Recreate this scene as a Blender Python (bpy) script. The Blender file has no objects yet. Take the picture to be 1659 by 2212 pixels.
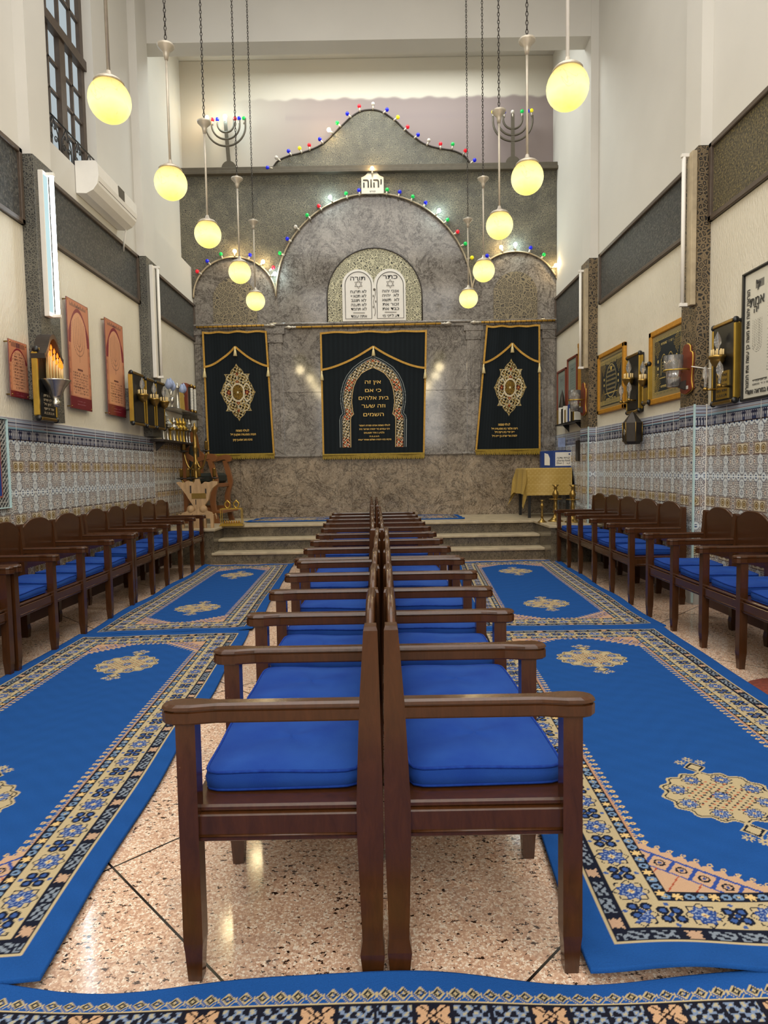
import bpy, math, random
import numpy as np
from mathutils import Vector, Matrix
random.seed(7); RNG = np.random.default_rng(11)
S = bpy.context.scene; COL = S.collection; PI = math.pi

# ------------------------------------------------------------------ camera, light, exposure
F_PX = 1390.0; CAM_H = 1.25; VP = (827.6, 1015.4); ROLL = .017
_y = Vector(((VP[0]-829.5)/F_PX, (1106-VP[1])/F_PX, -1)).normalized()
_x = Vector((math.cos(ROLL), math.sin(ROLL), 0)); _x = (_x-_x.dot(_y)*_y).normalized()
_z = _x.cross(_y)
W2C = Matrix((( _x[0], _y[0], _z[0]), (_x[1], _y[1], _z[1]), (_x[2], _y[2], _z[2])))
cam_d = bpy.data.cameras.new('camera'); cam = bpy.data.objects.new('camera', cam_d); COL.objects.link(cam)
cam_d.sensor_fit = 'VERTICAL'; cam_d.sensor_height = 36; cam_d.lens = 36*F_PX/2212
cam_d.clip_start = .05; cam_d.clip_end = 60
cam.matrix_world = Matrix.Translation((0, 0, CAM_H)) @ W2C.transposed().to_4x4()
S.camera = cam
S.view_settings.view_transform = 'Standard'; S.view_settings.look = 'None'
S.view_settings.gamma = 1; S.view_settings.use_curve_mapping = False
S.view_settings.exposure = 0.0
wd = bpy.data.worlds.new('world'); S.world = wd; wd.use_nodes = True
wd.node_tree.nodes['Background'].inputs[0].default_value = (.8, .85, 1, 1)
wd.node_tree.nodes['Background'].inputs[1].default_value = .3

def area(name, loc, size, power, col, rot=(0, 0, 0)):
    l = bpy.data.lights.new(name, 'AREA'); l.shape = 'RECTANGLE'; l.size, l.size_y = size
    l.energy = power; l.color = col
    o = bpy.data.objects.new(name, l); o.location = loc; o.rotation_euler = rot; COL.objects.link(o); return o
area('fill_front', (0, -.2, 6.6), (4.8, 4), 235, (1, .97, .92))  # added overhead fill around the camera; no fixture hangs here
area('fill_middle', (0, 3.9, 7.7), (5.0, 5), 225, (1, .97, .93))  # added soft fill under the ceiling, not a lamp of the room
area('fill_alcove', (0, 9.8, 7.7), (4, .8), 118, (.95, 1, .98))  # extra cool fill, added to brighten the alcove above the ark
area('fill_entrance', (0, -2.6, 3.6), (4.5, 3), 200, (1, .98, .94), (math.radians(74), 0, 0))  # unseen fill added behind the camera, aimed towards the ark
area('window_daylight', (-3.0, 6.7, 5.6), (.9, 2.0), 14, (.75, .87, 1), (0, math.radians(-90), 0))

def point(name, loc, power, col, r=.04):
    l = bpy.data.lights.new(name, 'POINT'); l.energy = power; l.color = col; l.shadow_soft_size = r
    o = bpy.data.objects.new(name, l); o.location = loc; COL.objects.link(o); return o

# where the room stands (metres; +Y runs from the camera to the ark wall)
XL, XR, YB, YU = -3.04, 2.86, 10.65, 10.85
ZP = .49; ZC = 7.9
def ray(px, py):
    return W2C.transposed() @ Vector(((px-829.5)/F_PX, (1106-py)/F_PX, -1))
def at(px, py, X=None, Y=None, Z=None):
    d = ray(px, py)
    t = X/d.x if X is not None else Y/d.y if Y is not None else (Z-CAM_H)/d.z
    return Vector((d.x*t, d.y*t, d.z*t+CAM_H))

# ------------------------------------------------------------------ materials
def lin(c):
    if isinstance(c, str):
        c = [int(c[i:i+2], 16)/255 for i in (0, 2, 4)]
        c = [x/12.92 if x <= .04045 else ((x+.055)/1.055)**2.4 for x in c]
    return tuple(c[:3])
class NT:
    def __init__(s, name):
        s.m = bpy.data.materials.new(name); s.m.use_nodes = True; s.t = s.m.node_tree; s.n = s.t.nodes
        s.b = s.n['Principled BSDF']; s.out = s.n['Material Output']
    def new(s, t, **k):
        n = s.n.new(t)
        for a, v in k.items():
            if a.startswith('i_'): n.inputs[a[2:].replace('_', ' ')].default_value = v
            else: setattr(n, a, v)
        return n
    def link(s, a, b): s.t.links.new(a, b)
    def coord(s, scale=(1, 1, 1), kind='Object'):
        tc = s.new('ShaderNodeTexCoord'); mp = s.new('ShaderNodeMapping'); mp.inputs['Scale'].default_value = scale
        s.link(tc.outputs[kind], mp.inputs['Vector']); return mp.outputs['Vector']
    def noise(s, v, scale, detail=4, rough=.55, dist=0):
        n = s.new('ShaderNodeTexNoise'); n.inputs['Scale'].default_value = scale; n.inputs['Detail'].default_value = detail
        n.inputs['Roughness'].default_value = rough; n.inputs['Distortion'].default_value = dist
        s.link(v, n.inputs['Vector']); return n.outputs['Fac']
    def voro(s, v, scale, feature='F1', out='Distance'):
        n = s.new('ShaderNodeTexVoronoi'); n.feature = feature; n.inputs['Scale'].default_value = scale
        s.link(v, n.inputs['Vector']); return n.outputs[out]
    def ramp(s, fac, stops, interp='LINEAR'):
        r = s.new('ShaderNodeValToRGB'); r.color_ramp.interpolation = interp
        e = r.color_ramp.elements
        while len(e) < len(stops): e.new(.5)
        for el, (p, c) in zip(e, stops): el.position = p; el.color = (*lin(c), 1)
        s.link(fac, r.inputs[0]); return r.outputs[0]
    def mix(s, fac, a, b, mode='MIX'):
        n = s.new('ShaderNodeMix'); n.data_type = 'RGBA'; n.blend_type = mode
        for i, v in ((0, fac), (6, a), (7, b)):
            if isinstance(v, (int, float)): n.inputs[i].default_value = v
            elif isinstance(v, (tuple, str, list)): n.inputs[i].default_value = (*lin(v), 1)
            else: s.link(v, n.inputs[i])
        return n.outputs[2]
    def math(s, op, a, b=0., c=0.):
        n = s.new('ShaderNodeMath'); n.operation = op
        for i, v in ((0, a), (1, b), (2, c)):
            if isinstance(v, (int, float)): n.inputs[i].default_value = v
            else: s.link(v, n.inputs[i])
        return n.outputs[0]
    def bump(s, h, strength, dist=.01):
        n = s.new('ShaderNodeBump'); n.inputs['Strength'].default_value = strength; n.inputs['Distance'].default_value = dist
        s.link(h, n.inputs['Height']); s.link(n.outputs[0], s.b.inputs['Normal'])
    def done(s, col=None, rough=.5, metal=0., spec=None, coat=0.):
        if col is not None:
            if isinstance(col, (tuple, str)): s.b.inputs['Base Color'].default_value = (*lin(col), 1)
            else: s.link(col, s.b.inputs['Base Color'])
        if isinstance(rough, (int, float)): s.b.inputs['Roughness'].default_value = rough
        else: s.link(rough, s.b.inputs['Roughness'])
        s.b.inputs['Metallic'].default_value = metal
        if spec is not None: s.b.inputs['Specular IOR Level'].default_value = spec
        if coat: s.b.inputs['Coat Weight'].default_value = coat; s.b.inputs['Coat Roughness'].default_value = .12
        return s.m
M = {}
def plain(key, col, rough=.5, metal=0., var=.12, scale=14., bump=0., bscale=80., spec=None, coat=0., stretch=(1, 1, 1)):
    t = NT(key); v = t.coord(stretch); c = lin(col)
    f = t.noise(v, scale, 3)
    a = tuple(x*(1-var) for x in c); b = tuple(min(1, x*(1+var)) for x in c)
    cc = t.ramp(f, [(.3, a), (.7, b)])
    if bump: t.bump(t.noise(v, bscale, 3), bump)
    M[key] = t.done(cc, rough, metal, spec, coat); return M[key]
plain('plaster', 'c9c6be', .75, var=.03, scale=1.2)
plain('plaster_pink', 'bfb0a9', .8, var=.05, scale=1.5)
plain('white', 'dedad2', .45, var=.02)
plain('paper', 'd2d0c6', .6, var=.04, scale=6)
plain('black', '111111', .35, var=.2)
plain('dark_metal', '3a3530', .45, .6)
plain('steel', 'a8a296', .35, .7)
plain('gold', 'bb9a44', .3, .85, var=.08)
plain('brass', '94783f', .3, .9, var=.12)
plain('silver', 'b5b2aa', .25, .95, var=.1)
plain('gilt_wood', 'bb8427', .4, .35, var=.12, scale=30)
plain('frame_brown', '50443a', .45, .1, var=.15)
plain('dark_wood', '2c231d', .5, var=.2)
plain('red_wood', '6e2f1d', .35, var=.2, scale=5, stretch=(1, 1, .2))
plain('orange_wood', '80502b', .35, var=.12, scale=6, coat=.2)
plain('pale_wood', 'aa8a63', .6, var=.22, scale=8, bump=.3, bscale=20, stretch=(3, 3, .6))
plain('green_cloth', '20241c', .8, var=.2)
plain('gold_braid', 'b98d35', .6, .2, var=.25, scale=60, bump=.5, bscale=150)
plain('thread_cream', 'e0cf9a', .6, var=.05)
plain('thread_gold', 'd9b25c', .5, .2, var=.08)
plain('ink', '2b2a28', .6, var=.1)
plain('blue_card', '1f3a7a', .5, var=.08)
plain('blue_ornament', '8e9cc0', .3, var=.2)
plain('curtain_lining', '0c1116', .9, var=.2)
plain('gold_cloth', 'b99a4c', .5, .15, var=.14, scale=60, bump=.3, bscale=120)
plain('nosing', 'aa9b80', .5, var=.18, scale=9)
plain('kick_tile', '3b1f19', .4, var=.2, scale=8)
plain('teal_trim', 'aec9ca', .35, var=.05)
plain('red_mat', '7a3424', .95, var=.4, scale=60)
plain('cap_metal', 'b9b0a0', .4, .5)
plain('blue_mat', '1c3f86', .8, var=.1)
plain('grout', 'b9b9b5', .6)
plain('bronze_paint', '5a5347', .5, .4, var=.1)
plain('candle_ivory', 'cdb27a', .4, var=.1)

t = NT('wallpaper'); v = t.coord(); s_ = t.coord((1, 1, .25))
f = t.noise(s_, 80, 4, .7); t.bump(f, .9, .014)
M['wallpaper'] = t.done(t.ramp(t.noise(v, 2, 3), [(.3, 'd9d2c0'), (.7, 'e2dbca')]), .36, spec=.5)

def stone(key, dark, light, sc=55., k1=.12, k2=.3, bd=.008):      # cast panels with a gilt arabesque relief
    t = NT(key); v = t.coord(); w = t.noise(v, 5, 4)
    ed = t.voro(v, sc, 'DISTANCE_TO_EDGE'); f1 = t.voro(v, sc, 'F1')
    g = t.math('MAXIMUM', t.math('LESS_THAN', ed, k1), t.math('MULTIPLY', t.math('LESS_THAN', t.math('ABSOLUTE', t.math('SUBTRACT', f1, k2)), .07), 1.))
    g = t.math('MULTIPLY', g, t.ramp(w, [(.3, (.35, .35, .35)), (.65, (1, 1, 1))]))
    t.bump(t.math('ADD', g, t.noise(v, 120, 3)), .7, bd)
    M[key] = t.done(t.mix(g, t.ramp(w, [(.35, dark), (.7, tuple(x*1.25 for x in lin(dark)))]), light), .34, .15)
def arab(key, dark, light, sc, fr, lo, gate=.0, bd=.01):
    t = NT(key); v = t.coord(); w = t.noise(v, 4, 4); ed = t.voro(v, sc, 'DISTANCE_TO_EDGE')
    g = t.math('GREATER_THAN', t.math('SINE', t.math('MULTIPLY', ed, fr)), lo)
    f = t.ramp(w, [(.3, (1-gate,)*3), (.65, (1, 1, 1))]); g = t.math('MULTIPLY', g, f)
    t.bump(t.math('ADD', g, t.noise(v, 100, 3)), .7, bd)
    M[key] = t.done(t.mix(g, t.ramp(w, [(.35, dark), (.7, tuple(x*1.3 for x in lin(dark)))]), light), .34, .15)
arab('carved_stone', '403f3a', '807a66', 34, 22, .2, .6, .014)
arab('carved_pier', '15110d', '7a684c', 24, 22, .1, .2)
arab('carved_pier_grey', '2b2b2a', '6f6c61', 34, 22, .2, .3)
arab('carved_light', '26261f', 'bdb799', 22, 24, -.1, .1)
t = NT('hammered'); v = t.coord(); f = t.noise(v, 50, 5, .75)
t.bump(f, 1., .025)
M['hammered'] = t.done(t.ramp(f, [(.38, '2f3132'), (.5, '484946'), (.64, '79776d')]), .3, .15)
t = NT('hammered_gold'); v = t.coord(); f = t.noise(v, 60, 5, .75); t.bump(f, 1., .02)
M['hammered_gold'] = t.done(t.ramp(f, [(.40, '3f3a2e'), (.52, '6b6248'), (.66, 'a4935a')]), .35, .2)

def marble(key, a, b, vein, vein2, sc=1.):
    t = NT(key); v = t.coord((1, 1, 1)); 
    big = t.noise(v, 1.3*sc, 8, .72, 1.5)
    base = t.ramp(big, [(.3, a), (.5, tuple((x+y)/2 for x, y in zip(lin(a), lin(b)))), (.68, b)])
    def vn(scale, dist, w, amt, col, cc):
        n = t.noise(v, scale*sc, 9, .7, dist); d = t.math('ABSOLUTE', t.math('SUBTRACT', n, .5))
        m = t.new('ShaderNodeMapRange'); m.inputs[1].default_value = 0; m.inputs[2].default_value = w; m.inputs[3].default_value = amt; m.inputs[4].default_value = 0
        t.link(d, m.inputs[0]); return t.mix(m.outputs[0], cc, col)
    c = vn(1.6, 2.2, .035, .85, vein2, base); c = vn(5, 1.6, .03, .55, vein2, c); c = vn(11, 1.2, .022, .6, vein, c)
    sp = t.ramp(t.noise(v, 38*sc, 5, .75), [(.56, (0, 0, 0)), (.68, (1, 1, 1))])
    c = t.mix(t.math('MULTIPLY', t.math('MULTIPLY', sp, big), .9), c, vein)
    M[key] = t.done(c, .1, spec=.5)
marble('marble', '605a54', '928b83', 'b0a9a0', '3b3530', .8)
marble('marble_low', '65584a', 'a5937c', 'c4b8a4', '3a3127', 1.1)
marble('riser_stone', '4e4639', '6f6452', '8f8572', '3a332a', 2)

t = NT('terrazzo'); v = t.coord()
cell = t.voro(v, 170, 'F1', 'Color'); sep = t.new('ShaderNodeSeparateColor'); t.link(cell, sep.inputs[0])
c = t.ramp(sep.outputs[0], [(0, 'b08a72'), (.3, 'c9a489'), (.6, 'd9b89c'), (.9, 'ecdcc8')])
c = t.mix(t.math('LESS_THAN', t.voro(v, 170, 'DISTANCE_TO_EDGE'), .03), c, 'b08c76')
blot = t.noise(v, 2.6, 4); dn = t.noise(t.coord((1, 1.6, 1)), 42, 3, .7)
c = t.mix(t.math('GREATER_THAN', t.math('ADD', dn, t.math('MULTIPLY', blot, .3)), .757), c, '2e1d15')
c = t.mix(t.math('MULTIPLY', t.math('LESS_THAN', t.noise(v, 1.1, 4), .46), .2), c, '8d8078')
tc = t.new('ShaderNodeTexCoord'); sx = t.new('ShaderNodeSeparateXYZ'); t.link(tc.outputs['Object'], sx.inputs[0])
def joint(expr, off):
    q = t.math('FRACT', t.math('DIVIDE', t.math('SUBTRACT', expr, off), 1.7))
    return t.math('MAXIMUM', t.math('LESS_THAN', q, .0035), t.math('GREATER_THAN', q, .9975))
j = t.math('MAXIMUM', joint(t.math('ADD', sx.outputs[0], sx.outputs[1]), 1.09), joint(t.math('SUBTRACT', sx.outputs[0], sx.outputs[1]), -2.86))
c = t.mix(j, c, '1e1815')
M['terrazzo'] = t.done(c, .1, spec=.6)

def wood(key, a, b, rough=.22):
    t = NT(key); v = t.coord((6, 6, 1.2)); c = t.ramp(t.noise(v, 6, 6, .7, 1.2), [(.3, a), (.7, b)])
    wear = t.math('GREATER_THAN', t.noise(t.coord(), 26, 6, .8), .72)
    c = t.mix(wear, c, '6a4630')
    t.bump(t.noise(t.coord(), 30, 4, .6), .12, .004)
    M[key] = t.done(c, rough, spec=.35, coat=.12)
wood('bench_wood', '37200e', '492914')
t = NT('cushion'); v = t.coord(); f = t.noise(v, 900, 2); t.bump(t.math('ADD', t.math('MULTIPLY', f, .3), t.noise(v, 9, 3, .5, .6)), .35, .012)
M['cushion'] = t.done(t.ramp(t.noise(v, 6, 4), [(.3, '133887'), (.7, '1f4893')]), .85, spec=.2)
t = NT('cushion_piping'); M['piping'] = t.done(t.ramp(t.noise(t.coord(), 60, 2), [(.3, '0d2c7c'), (.7, '163c8c')]), .85, spec=.2)

def vcol(key, rough, spec=.3, bump=0, metal=0):
    t = NT(key); a = t.new('ShaderNodeAttribute'); a.attribute_name = 'Col'
    f = t.noise(t.coord(), 300, 2)
    c = t.mix(t.math('MULTIPLY', f, .25), a.outputs['Color'], (0, 0, 0))
    if bump: t.bump(f, bump, .004)
    M[key] = t.done(c, rough, metal, spec)
vcol('rug', .95, .1, .5); vcol('glazed', .22, .5); vcol('velvet', .9, .15); vcol('print', .35, .4); vcol('engraved', .4, .4)

def emis(key, col, st):
    t = NT(key); v = t.coord(); f = t.noise(v, 3, 2)
    e = t.new('ShaderNodeEmission'); t.link(t.ramp(f, [(.2, tuple(x*.92 for x in lin(col))), (.8, col)]), e.inputs[0]); e.inputs[1].default_value = st
    t.link(e.outputs[0], t.out.inputs[0]); M[key] = t.m
emis('tube_light', 'dff3ff', 22); emis('bulb_warm', 'ffd890', 14); emis('bulb_cool', 'd0f6ff', 14)
emis('window_glass', 'c8d4d8', .8); emis('flame_bulb', 'ff7a22', 2.5); emis('tube_glow', 'cfeef0', 1.0)
t = NT('globe_glass'); tc = t.new('ShaderNodeTexCoord'); sx = t.new('ShaderNodeSeparateXYZ'); t.link(tc.outputs['Object'], sx.inputs[0])
n = t.math('MULTIPLY_ADD', t.noise(tc.outputs['Object'], 14, 4), .05, sx.outputs[2])
c = t.ramp(t.math('MULTIPLY_ADD', n, 3.2, .45), [(.10, 'ffe66a'), (.40, 'fff6b8'), (.62, 'fff3a4'), (.95, 'f0b848')])
cr = t.math('LESS_THAN', t.math('ABSOLUTE', t.math('SUBTRACT', t.noise(tc.outputs['Object'], 4, 3, .5, 1.), .5)), .004)
c = t.mix(t.math('MULTIPLY', cr, .22), c, 'a08030')
e = t.new('ShaderNodeEmission'); t.link(c, e.inputs[0]); e.inputs[1].default_value = 1.3; t.link(e.outputs[0], t.out.inputs[0])
M['globe_glass'] = t.m
for k, c in dict(blue='0a18c8', red='e01a2c', green='12b850', yellow='e8d81a', clear='cfc9c0').items():
    t = NT('bulb_'+k); cc = t.ramp(t.noise(t.coord(), 5, 2), [(.2, tuple(x*.85 for x in lin(c))), (.8, c)])
    t.b.inputs['Emission Color'].default_value = (*lin(c), 1); t.b.inputs['Emission Strength'].default_value = .35 if k != 'clear' else 0
    M['bulb_'+k] = t.done(cc, .12)
t = NT('clear_glass'); t.b.inputs['Transmission Weight'].default_value = .9
M['clear_glass'] = t.done(t.ramp(t.noise(t.coord((1, 1, .2)), 60, 2), [(.3, 'c8c4bc'), (.7, 'ffffff')]), .12)

# ------------------------------------------------------------------ mesh helpers
class MB:
    def __init__(s): s.v = []; s.f = []; s.mi = []; s.cur = 0; s.sm = []
    def add(s, vs, fs, smooth=False):
        o = len(s.v); s.v += [tuple(p) for p in vs]
        for f in fs: s.f.append([i+o for i in f]); s.mi.append(s.cur); s.sm.append(smooth)
        return s
    def box(s, a, b, bev=0.):
        (x0, y0, z0), (x1, y1, z1) = [min(p, q) for p, q in zip(a, b)], [max(p, q) for p, q in zip(a, b)]
        if not bev:
            vs = [(x, y, z) for z in (z0, z1) for x, y in ((x0, y0), (x1, y0), (x1, y1), (x0, y1))]
            return s.add(vs, [(3, 2, 1, 0), (4, 5, 6, 7), (0, 1, 5, 4), (1, 2, 6, 5), (2, 3, 7, 6), (3, 0, 4, 7)])
        e = bev; r = []
        for z, i in ((z0, e), (z0+e, 0), (z1-e, 0), (z1, e)):
            r.append([(x0+i+e*.6*(i == 0), y0+i, z), (x1-i-e*.6*(i == 0), y0+i, z), (x1-i, y0+i+e*.6*(i == 0), z), (x1-i, y1-i-e*.6*(i == 0), z),
                      (x1-i-e*.6*(i == 0), y1-i, z), (x0+i+e*.6*(i == 0), y1-i, z), (x0+i, y1-i-e*.6*(i == 0), z), (x0+i, y0+i+e*.6*(i == 0), z)])
        return s.loft(r)
    def loft(s, rings, cap=True, smooth=False):
        n = len(rings[0]); vs = [p for r in rings for p in r]; fs = []
        for k in range(len(rings)-1):
            for i in range(n):
                j = (i+1) % n; fs.append((k*n+i, k*n+j, (k+1)*n+j, (k+1)*n+i))
        if cap: fs.append(tuple(range(n-1, -1, -1))); fs.append(tuple((len(rings)-1)*n+i for i in range(n)))
        return s.add(vs, fs, smooth)
    def lathe(s, c, prof, n=20, axis='z', smooth=True):
        rings = []
        for r, h in prof:
            ring = []
            for i in range(n):
                a = 2*PI*i/n; p = (r*math.cos(a), r*math.sin(a), h)
                if axis == 'x': p = (h, p[0], p[1])
                if axis == 'y': p = (p[0], -h, p[1]) if False else (p[1], h, p[0])
                ring.append((c[0]+p[0], c[1]+p[1], c[2]+p[2]))
            rings.append(ring)
        return s.loft(rings, True, smooth)
    def sphere(s, c, r, n=16, sq=(1, 1, 1)):
        m = n//2; pr = []
        for k in range(m+1):
            a = -PI/2+PI*k/m; pr.append((max(math.cos(a), .001)*r, math.sin(a)*r))
        o = len(s.v); s.lathe((0, 0, 0), pr, n)
        for i in range(o, len(s.v)): p = s.v[i]; s.v[i] = (c[0]+p[0]*sq[0], c[1]+p[1]*sq[1], c[2]+p[2]*sq[2])
        return s
    def tube(s, pts, r, n=8, closed=False):
        pts = [Vector(p) for p in pts]; rings = []; N = len(pts); up = Vector((0, 0, 1)); prev = None
        rs = r if isinstance(r, (list, tuple)) else [r]*N
        for i, p in enumerate(pts):
            a = pts[i-1] if i or closed else p; b = pts[(i+1) % N] if i < N-1 or closed else p
            d = (b-a).normalized()
            if prev is None: u = d.cross(up); u = d.cross(Vector((1, 0, 0))) if u.length < .05 else u
            else: u = prev-d*prev.dot(d)
            u.normalize(); prev = u; w = d.cross(u)
            rings.append([tuple(p+rs[i]*(math.cos(2*PI*k/n)*u+math.sin(2*PI*k/n)*w)) for k in range(n)])
        if closed: rings.append(rings[0])
        return s.loft(rings, not closed, True)
    def prism(s, pts, ax, a, b):          # outline pts in the two other axes, extruded along ax from a to b
        def P(p, h): return {'x': (h, p[0], p[1]), 'y': (p[0], h, p[1]), 'z': (p[0], p[1], h)}[ax]
        return s.loft([[P(p, a) for p in pts], [P(p, b) for p in pts]])
    def strip(s, A, B, ax, a, b):         # two matching polylines, a band between them extruded along ax
        n = len(A)
        def P(p, h): return {'x': (h, p[0], p[1]), 'y': (p[0], h, p[1]), 'z': (p[0], p[1], h)}[ax]
        for i in range(n-1): s.prism([A[i], A[i+1], B[i+1], B[i]], ax, a, b)
        return s
    def build(s, name, mats, parent=None, loc=None):
        me = bpy.data.meshes.new(name); me.from_pydata(s.v, [], s.f)
        mats = mats if isinstance(mats, (list, tuple)) else [mats]
        for m in mats: me.materials.append(M[m] if isinstance(m, str) else m)
        me.polygons.foreach_set('material_index', [min(i, len(mats)-1) for i in s.mi])
        me.polygons.foreach_set('use_smooth', s.sm); me.update()
        import bmesh; bm = bmesh.new(); bm.from_mesh(me); bmesh.ops.recalc_face_normals(bm, faces=bm.faces); bm.to_mesh(me); bm.free()
        o = bpy.data.objects.new(name, me); COL.objects.link(o)
        if parent: o.parent = parent
        if loc: o.location = loc
        return o
def tag(o, label, cat, group=None, kind=None):
    if label: o['label'] = label
    if cat: o['category'] = cat
    if group: o['group'] = group
    if kind: o['kind'] = kind
    return o
def struct(o): o['kind'] = 'structure'; return o
def thing(name, label, cat, loc=(0, 0, 0), rz=0, group=None):
    o = bpy.data.objects.new(name, None); COL.objects.link(o); o.location = loc; o.rotation_euler = (0, 0, rz); o.empty_display_size = .05
    return tag(o, label, cat, group)
def copy_tree(o, parent=None):
    c = o.copy(); COL.objects.link(c)
    if parent: c.parent = parent
    for ch in list(o.children): copy_tree(ch, c)
    return c
def painted(name, mat, P, nu, nv, color, parent=None, skirt=None):
    """grid mesh: P(u,v)->(...,3), color(u,v)->(...,3); u,v in 0..1. skirt: vector added to the rim to give thickness."""
    u, v = np.meshgrid(np.linspace(0, 1, nu), np.linspace(0, 1, nv)); co = P(u, v).reshape(-1, 3); c = color(u, v).reshape(-1, 3)
    i = np.arange(nu*nv).reshape(nv, nu)
    q = np.stack([i[:-1, :-1], i[:-1, 1:], i[1:, 1:], i[1:, :-1]], -1).reshape(-1, 4)
    if skirt is not None:
        rim = np.concatenate([i[0, :-1], i[:-1, -1], i[-1, :0:-1], i[:0:-1, 0]]); n0 = len(co)
        co = np.concatenate([co, co[rim]+np.array(skirt)]); c = np.concatenate([c, c[rim]]); k = np.arange(len(rim)); k2 = np.roll(k, -1)
        q = np.concatenate([q, np.stack([rim[k], n0+k, n0+k2, rim[k2]], -1)])
    me = bpy.data.meshes.new(name); me.vertices.add(len(co)); me.vertices.foreach_set('co', co.astype(np.float32).ravel())
    me.loops.add(q.size); me.loops.foreach_set('vertex_index', q.astype(np.int32).ravel())
    me.polygons.add(len(q)); me.polygons.foreach_set('loop_start', np.arange(0, q.size, 4, dtype=np.int32))
    me.update(calc_edges=True)
    a = me.color_attributes.new('Col', 'FLOAT_COLOR', 'POINT')
    a.data.foreach_set('color', np.concatenate([c, np.ones((len(c), 1))], 1).astype(np.float32).ravel())
    me.polygons.foreach_set('use_smooth', np.ones(len(q), bool)); me.materials.append(M[mat])
    o = bpy.data.objects.new(name, me); COL.objects.link(o)
    if parent: o.parent = parent
    return o
def quadP(A, B, C, D):     # corners (u,v): A=00 B=10 C=11 D=01
    A, B, C, D = [np.array(p, float) for p in (A, B, C, D)]
    return lambda u, v: (1-u)[..., None]*(1-v)[..., None]*A+u[..., None]*(1-v)[..., None]*B+u[..., None]*v[..., None]*C+(1-u)[..., None]*v[..., None]*D
def cl(h): return np.array(lin(h))
def put(c, mask, col):
    m = np.clip(np.asarray(mask, float), 0, 1)[..., None]; return c*(1-m)+cl(col)*m
def heb(s): return s[::-1]
def text(body, size, matrix, mat, parent=None, name='lettering', width=None, ext=.0008, rtl=True, align='CENTER', thick=0.):
    cu = bpy.data.curves.new(name, 'FONT'); cu.body = heb(body) if rtl else body; cu.size = size; cu.extrude = ext
    cu.align_x = align; cu.align_y = 'CENTER'; cu.resolution_u = 3; cu.offset = thick
    tmp = bpy.data.objects.new(name, cu); COL.objects.link(tmp); bpy.context.view_layer.update()
    me = bpy.data.meshes.new_from_object(tmp.evaluated_get(bpy.context.evaluated_depsgraph_get()))
    bpy.data.objects.remove(tmp); me.materials.clear(); me.materials.append(M[mat])
    if width and me.vertices:
        xs = [v.co.x for v in me.vertices]; k = width/max(1e-6, max(xs)-min(xs)); mx = (max(xs)+min(xs))/2
        for v in me.vertices: v.co.x = (v.co.x-mx)*k
    me.transform(matrix); o = bpy.data.objects.new(name, me); COL.objects.link(o)
    if parent: o.parent = parent
    return o
def back_m(x, y, z): return Matrix.Translation((x, y, z)) @ Matrix.Rotation(PI/2, 4, 'X')                 # reads from -Y
def left_m(x, y, z): return Matrix.Translation((x, y, z)) @ Matrix.Rotation(PI/2, 4, 'Z') @ Matrix.Rotation(PI/2, 4, 'X')   # on the left wall, faces +X
def right_m(x, y, z): return Matrix.Translation((x, y, z)) @ Matrix.Rotation(-PI/2, 4, 'Z') @ Matrix.Rotation(PI/2, 4, 'X')

# ------------------------------------------------------------------ room shell
struct(MB().box((-3.6, -3.2, -.1), (3.4, 11.2, 0)).build('floor', 'terrazzo'))
struct(MB().box((-3.7, -3.2, ZC), (3.4, 11.2, ZC+.1)).build('ceiling', 'plaster'))
struct(MB().box((-3.5, -3.3, 0), (3.2, -3.2, ZC)).build('wall_entrance', 'plaster'))
PIL_L = [(1.9, 2.24), (5.64, 5.98), (8.25, 8.63)]; PIL_R = [(2.3, 2.6), (5.69, 5.97), (8.62, 8.96)]
WIN = (6.20, 7.21, 4.35, 6.75)
# left wall: papered below the stone band, plastered above, with the window opening
m = MB(); x0, x1 = XL-.35, XL
m.box((x0, -3.2, 0), (x1, YB+.3, 3.38)); m.cur = 1
m.box((x0, -3.2, 3.38), (x1, WIN[0], ZC)); m.box((x0, WIN[0], 3.38), (x1, WIN[1], WIN[2])); m.box((x0, WIN[0], WIN[3]), (x1, WIN[1], ZC))
m.box((x0, WIN[1], 3.38), (x1, 8.63, ZC)); m.box((x0, 8.63, 3.38), (x1, YB+.3, 4.56))
struct(m.build('wall_left', ['wallpaper', 'plaster']))
struct(MB().box((XL-.6, 8.6, 4.4), (XL-.15, YB+.4, ZC)).build('wall_alcove', 'plaster'))
m = MB(); m.box((XR, -3.2, 0), (XR+.3, 8.96, 3.38)); m.box((XR, 8.96, 0), (XR+.3, YB+.4, 3.38)); m.cur = 1; m.box((XR, -3.2, 3.38), (XR+.3, YB+.4, ZC))
struct(m.build('wall_right', ['wallpaper', 'plaster']))
# upper ark wall with the old pink paint and a stripe of painted-in shade
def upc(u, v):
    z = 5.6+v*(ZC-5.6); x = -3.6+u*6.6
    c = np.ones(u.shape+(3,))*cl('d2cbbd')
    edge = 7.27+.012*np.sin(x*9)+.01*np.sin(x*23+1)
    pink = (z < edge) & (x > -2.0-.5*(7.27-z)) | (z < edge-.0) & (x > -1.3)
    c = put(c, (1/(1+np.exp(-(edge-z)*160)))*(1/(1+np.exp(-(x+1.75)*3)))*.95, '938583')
    c = put(c, np.exp(-((z-6.98)/.05)**2)*.25*(x > -1.5), '8e8284')  # darker stripe: shade of a shallow recess put into the colour
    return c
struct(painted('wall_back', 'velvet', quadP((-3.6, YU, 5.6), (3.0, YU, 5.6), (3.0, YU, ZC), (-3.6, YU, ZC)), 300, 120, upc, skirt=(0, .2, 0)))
struct(MB().box((-3.06, 8.63, 6.76), (XR+.02, 8.9, ZC)).build('trim_1', 'plaster'))
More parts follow.
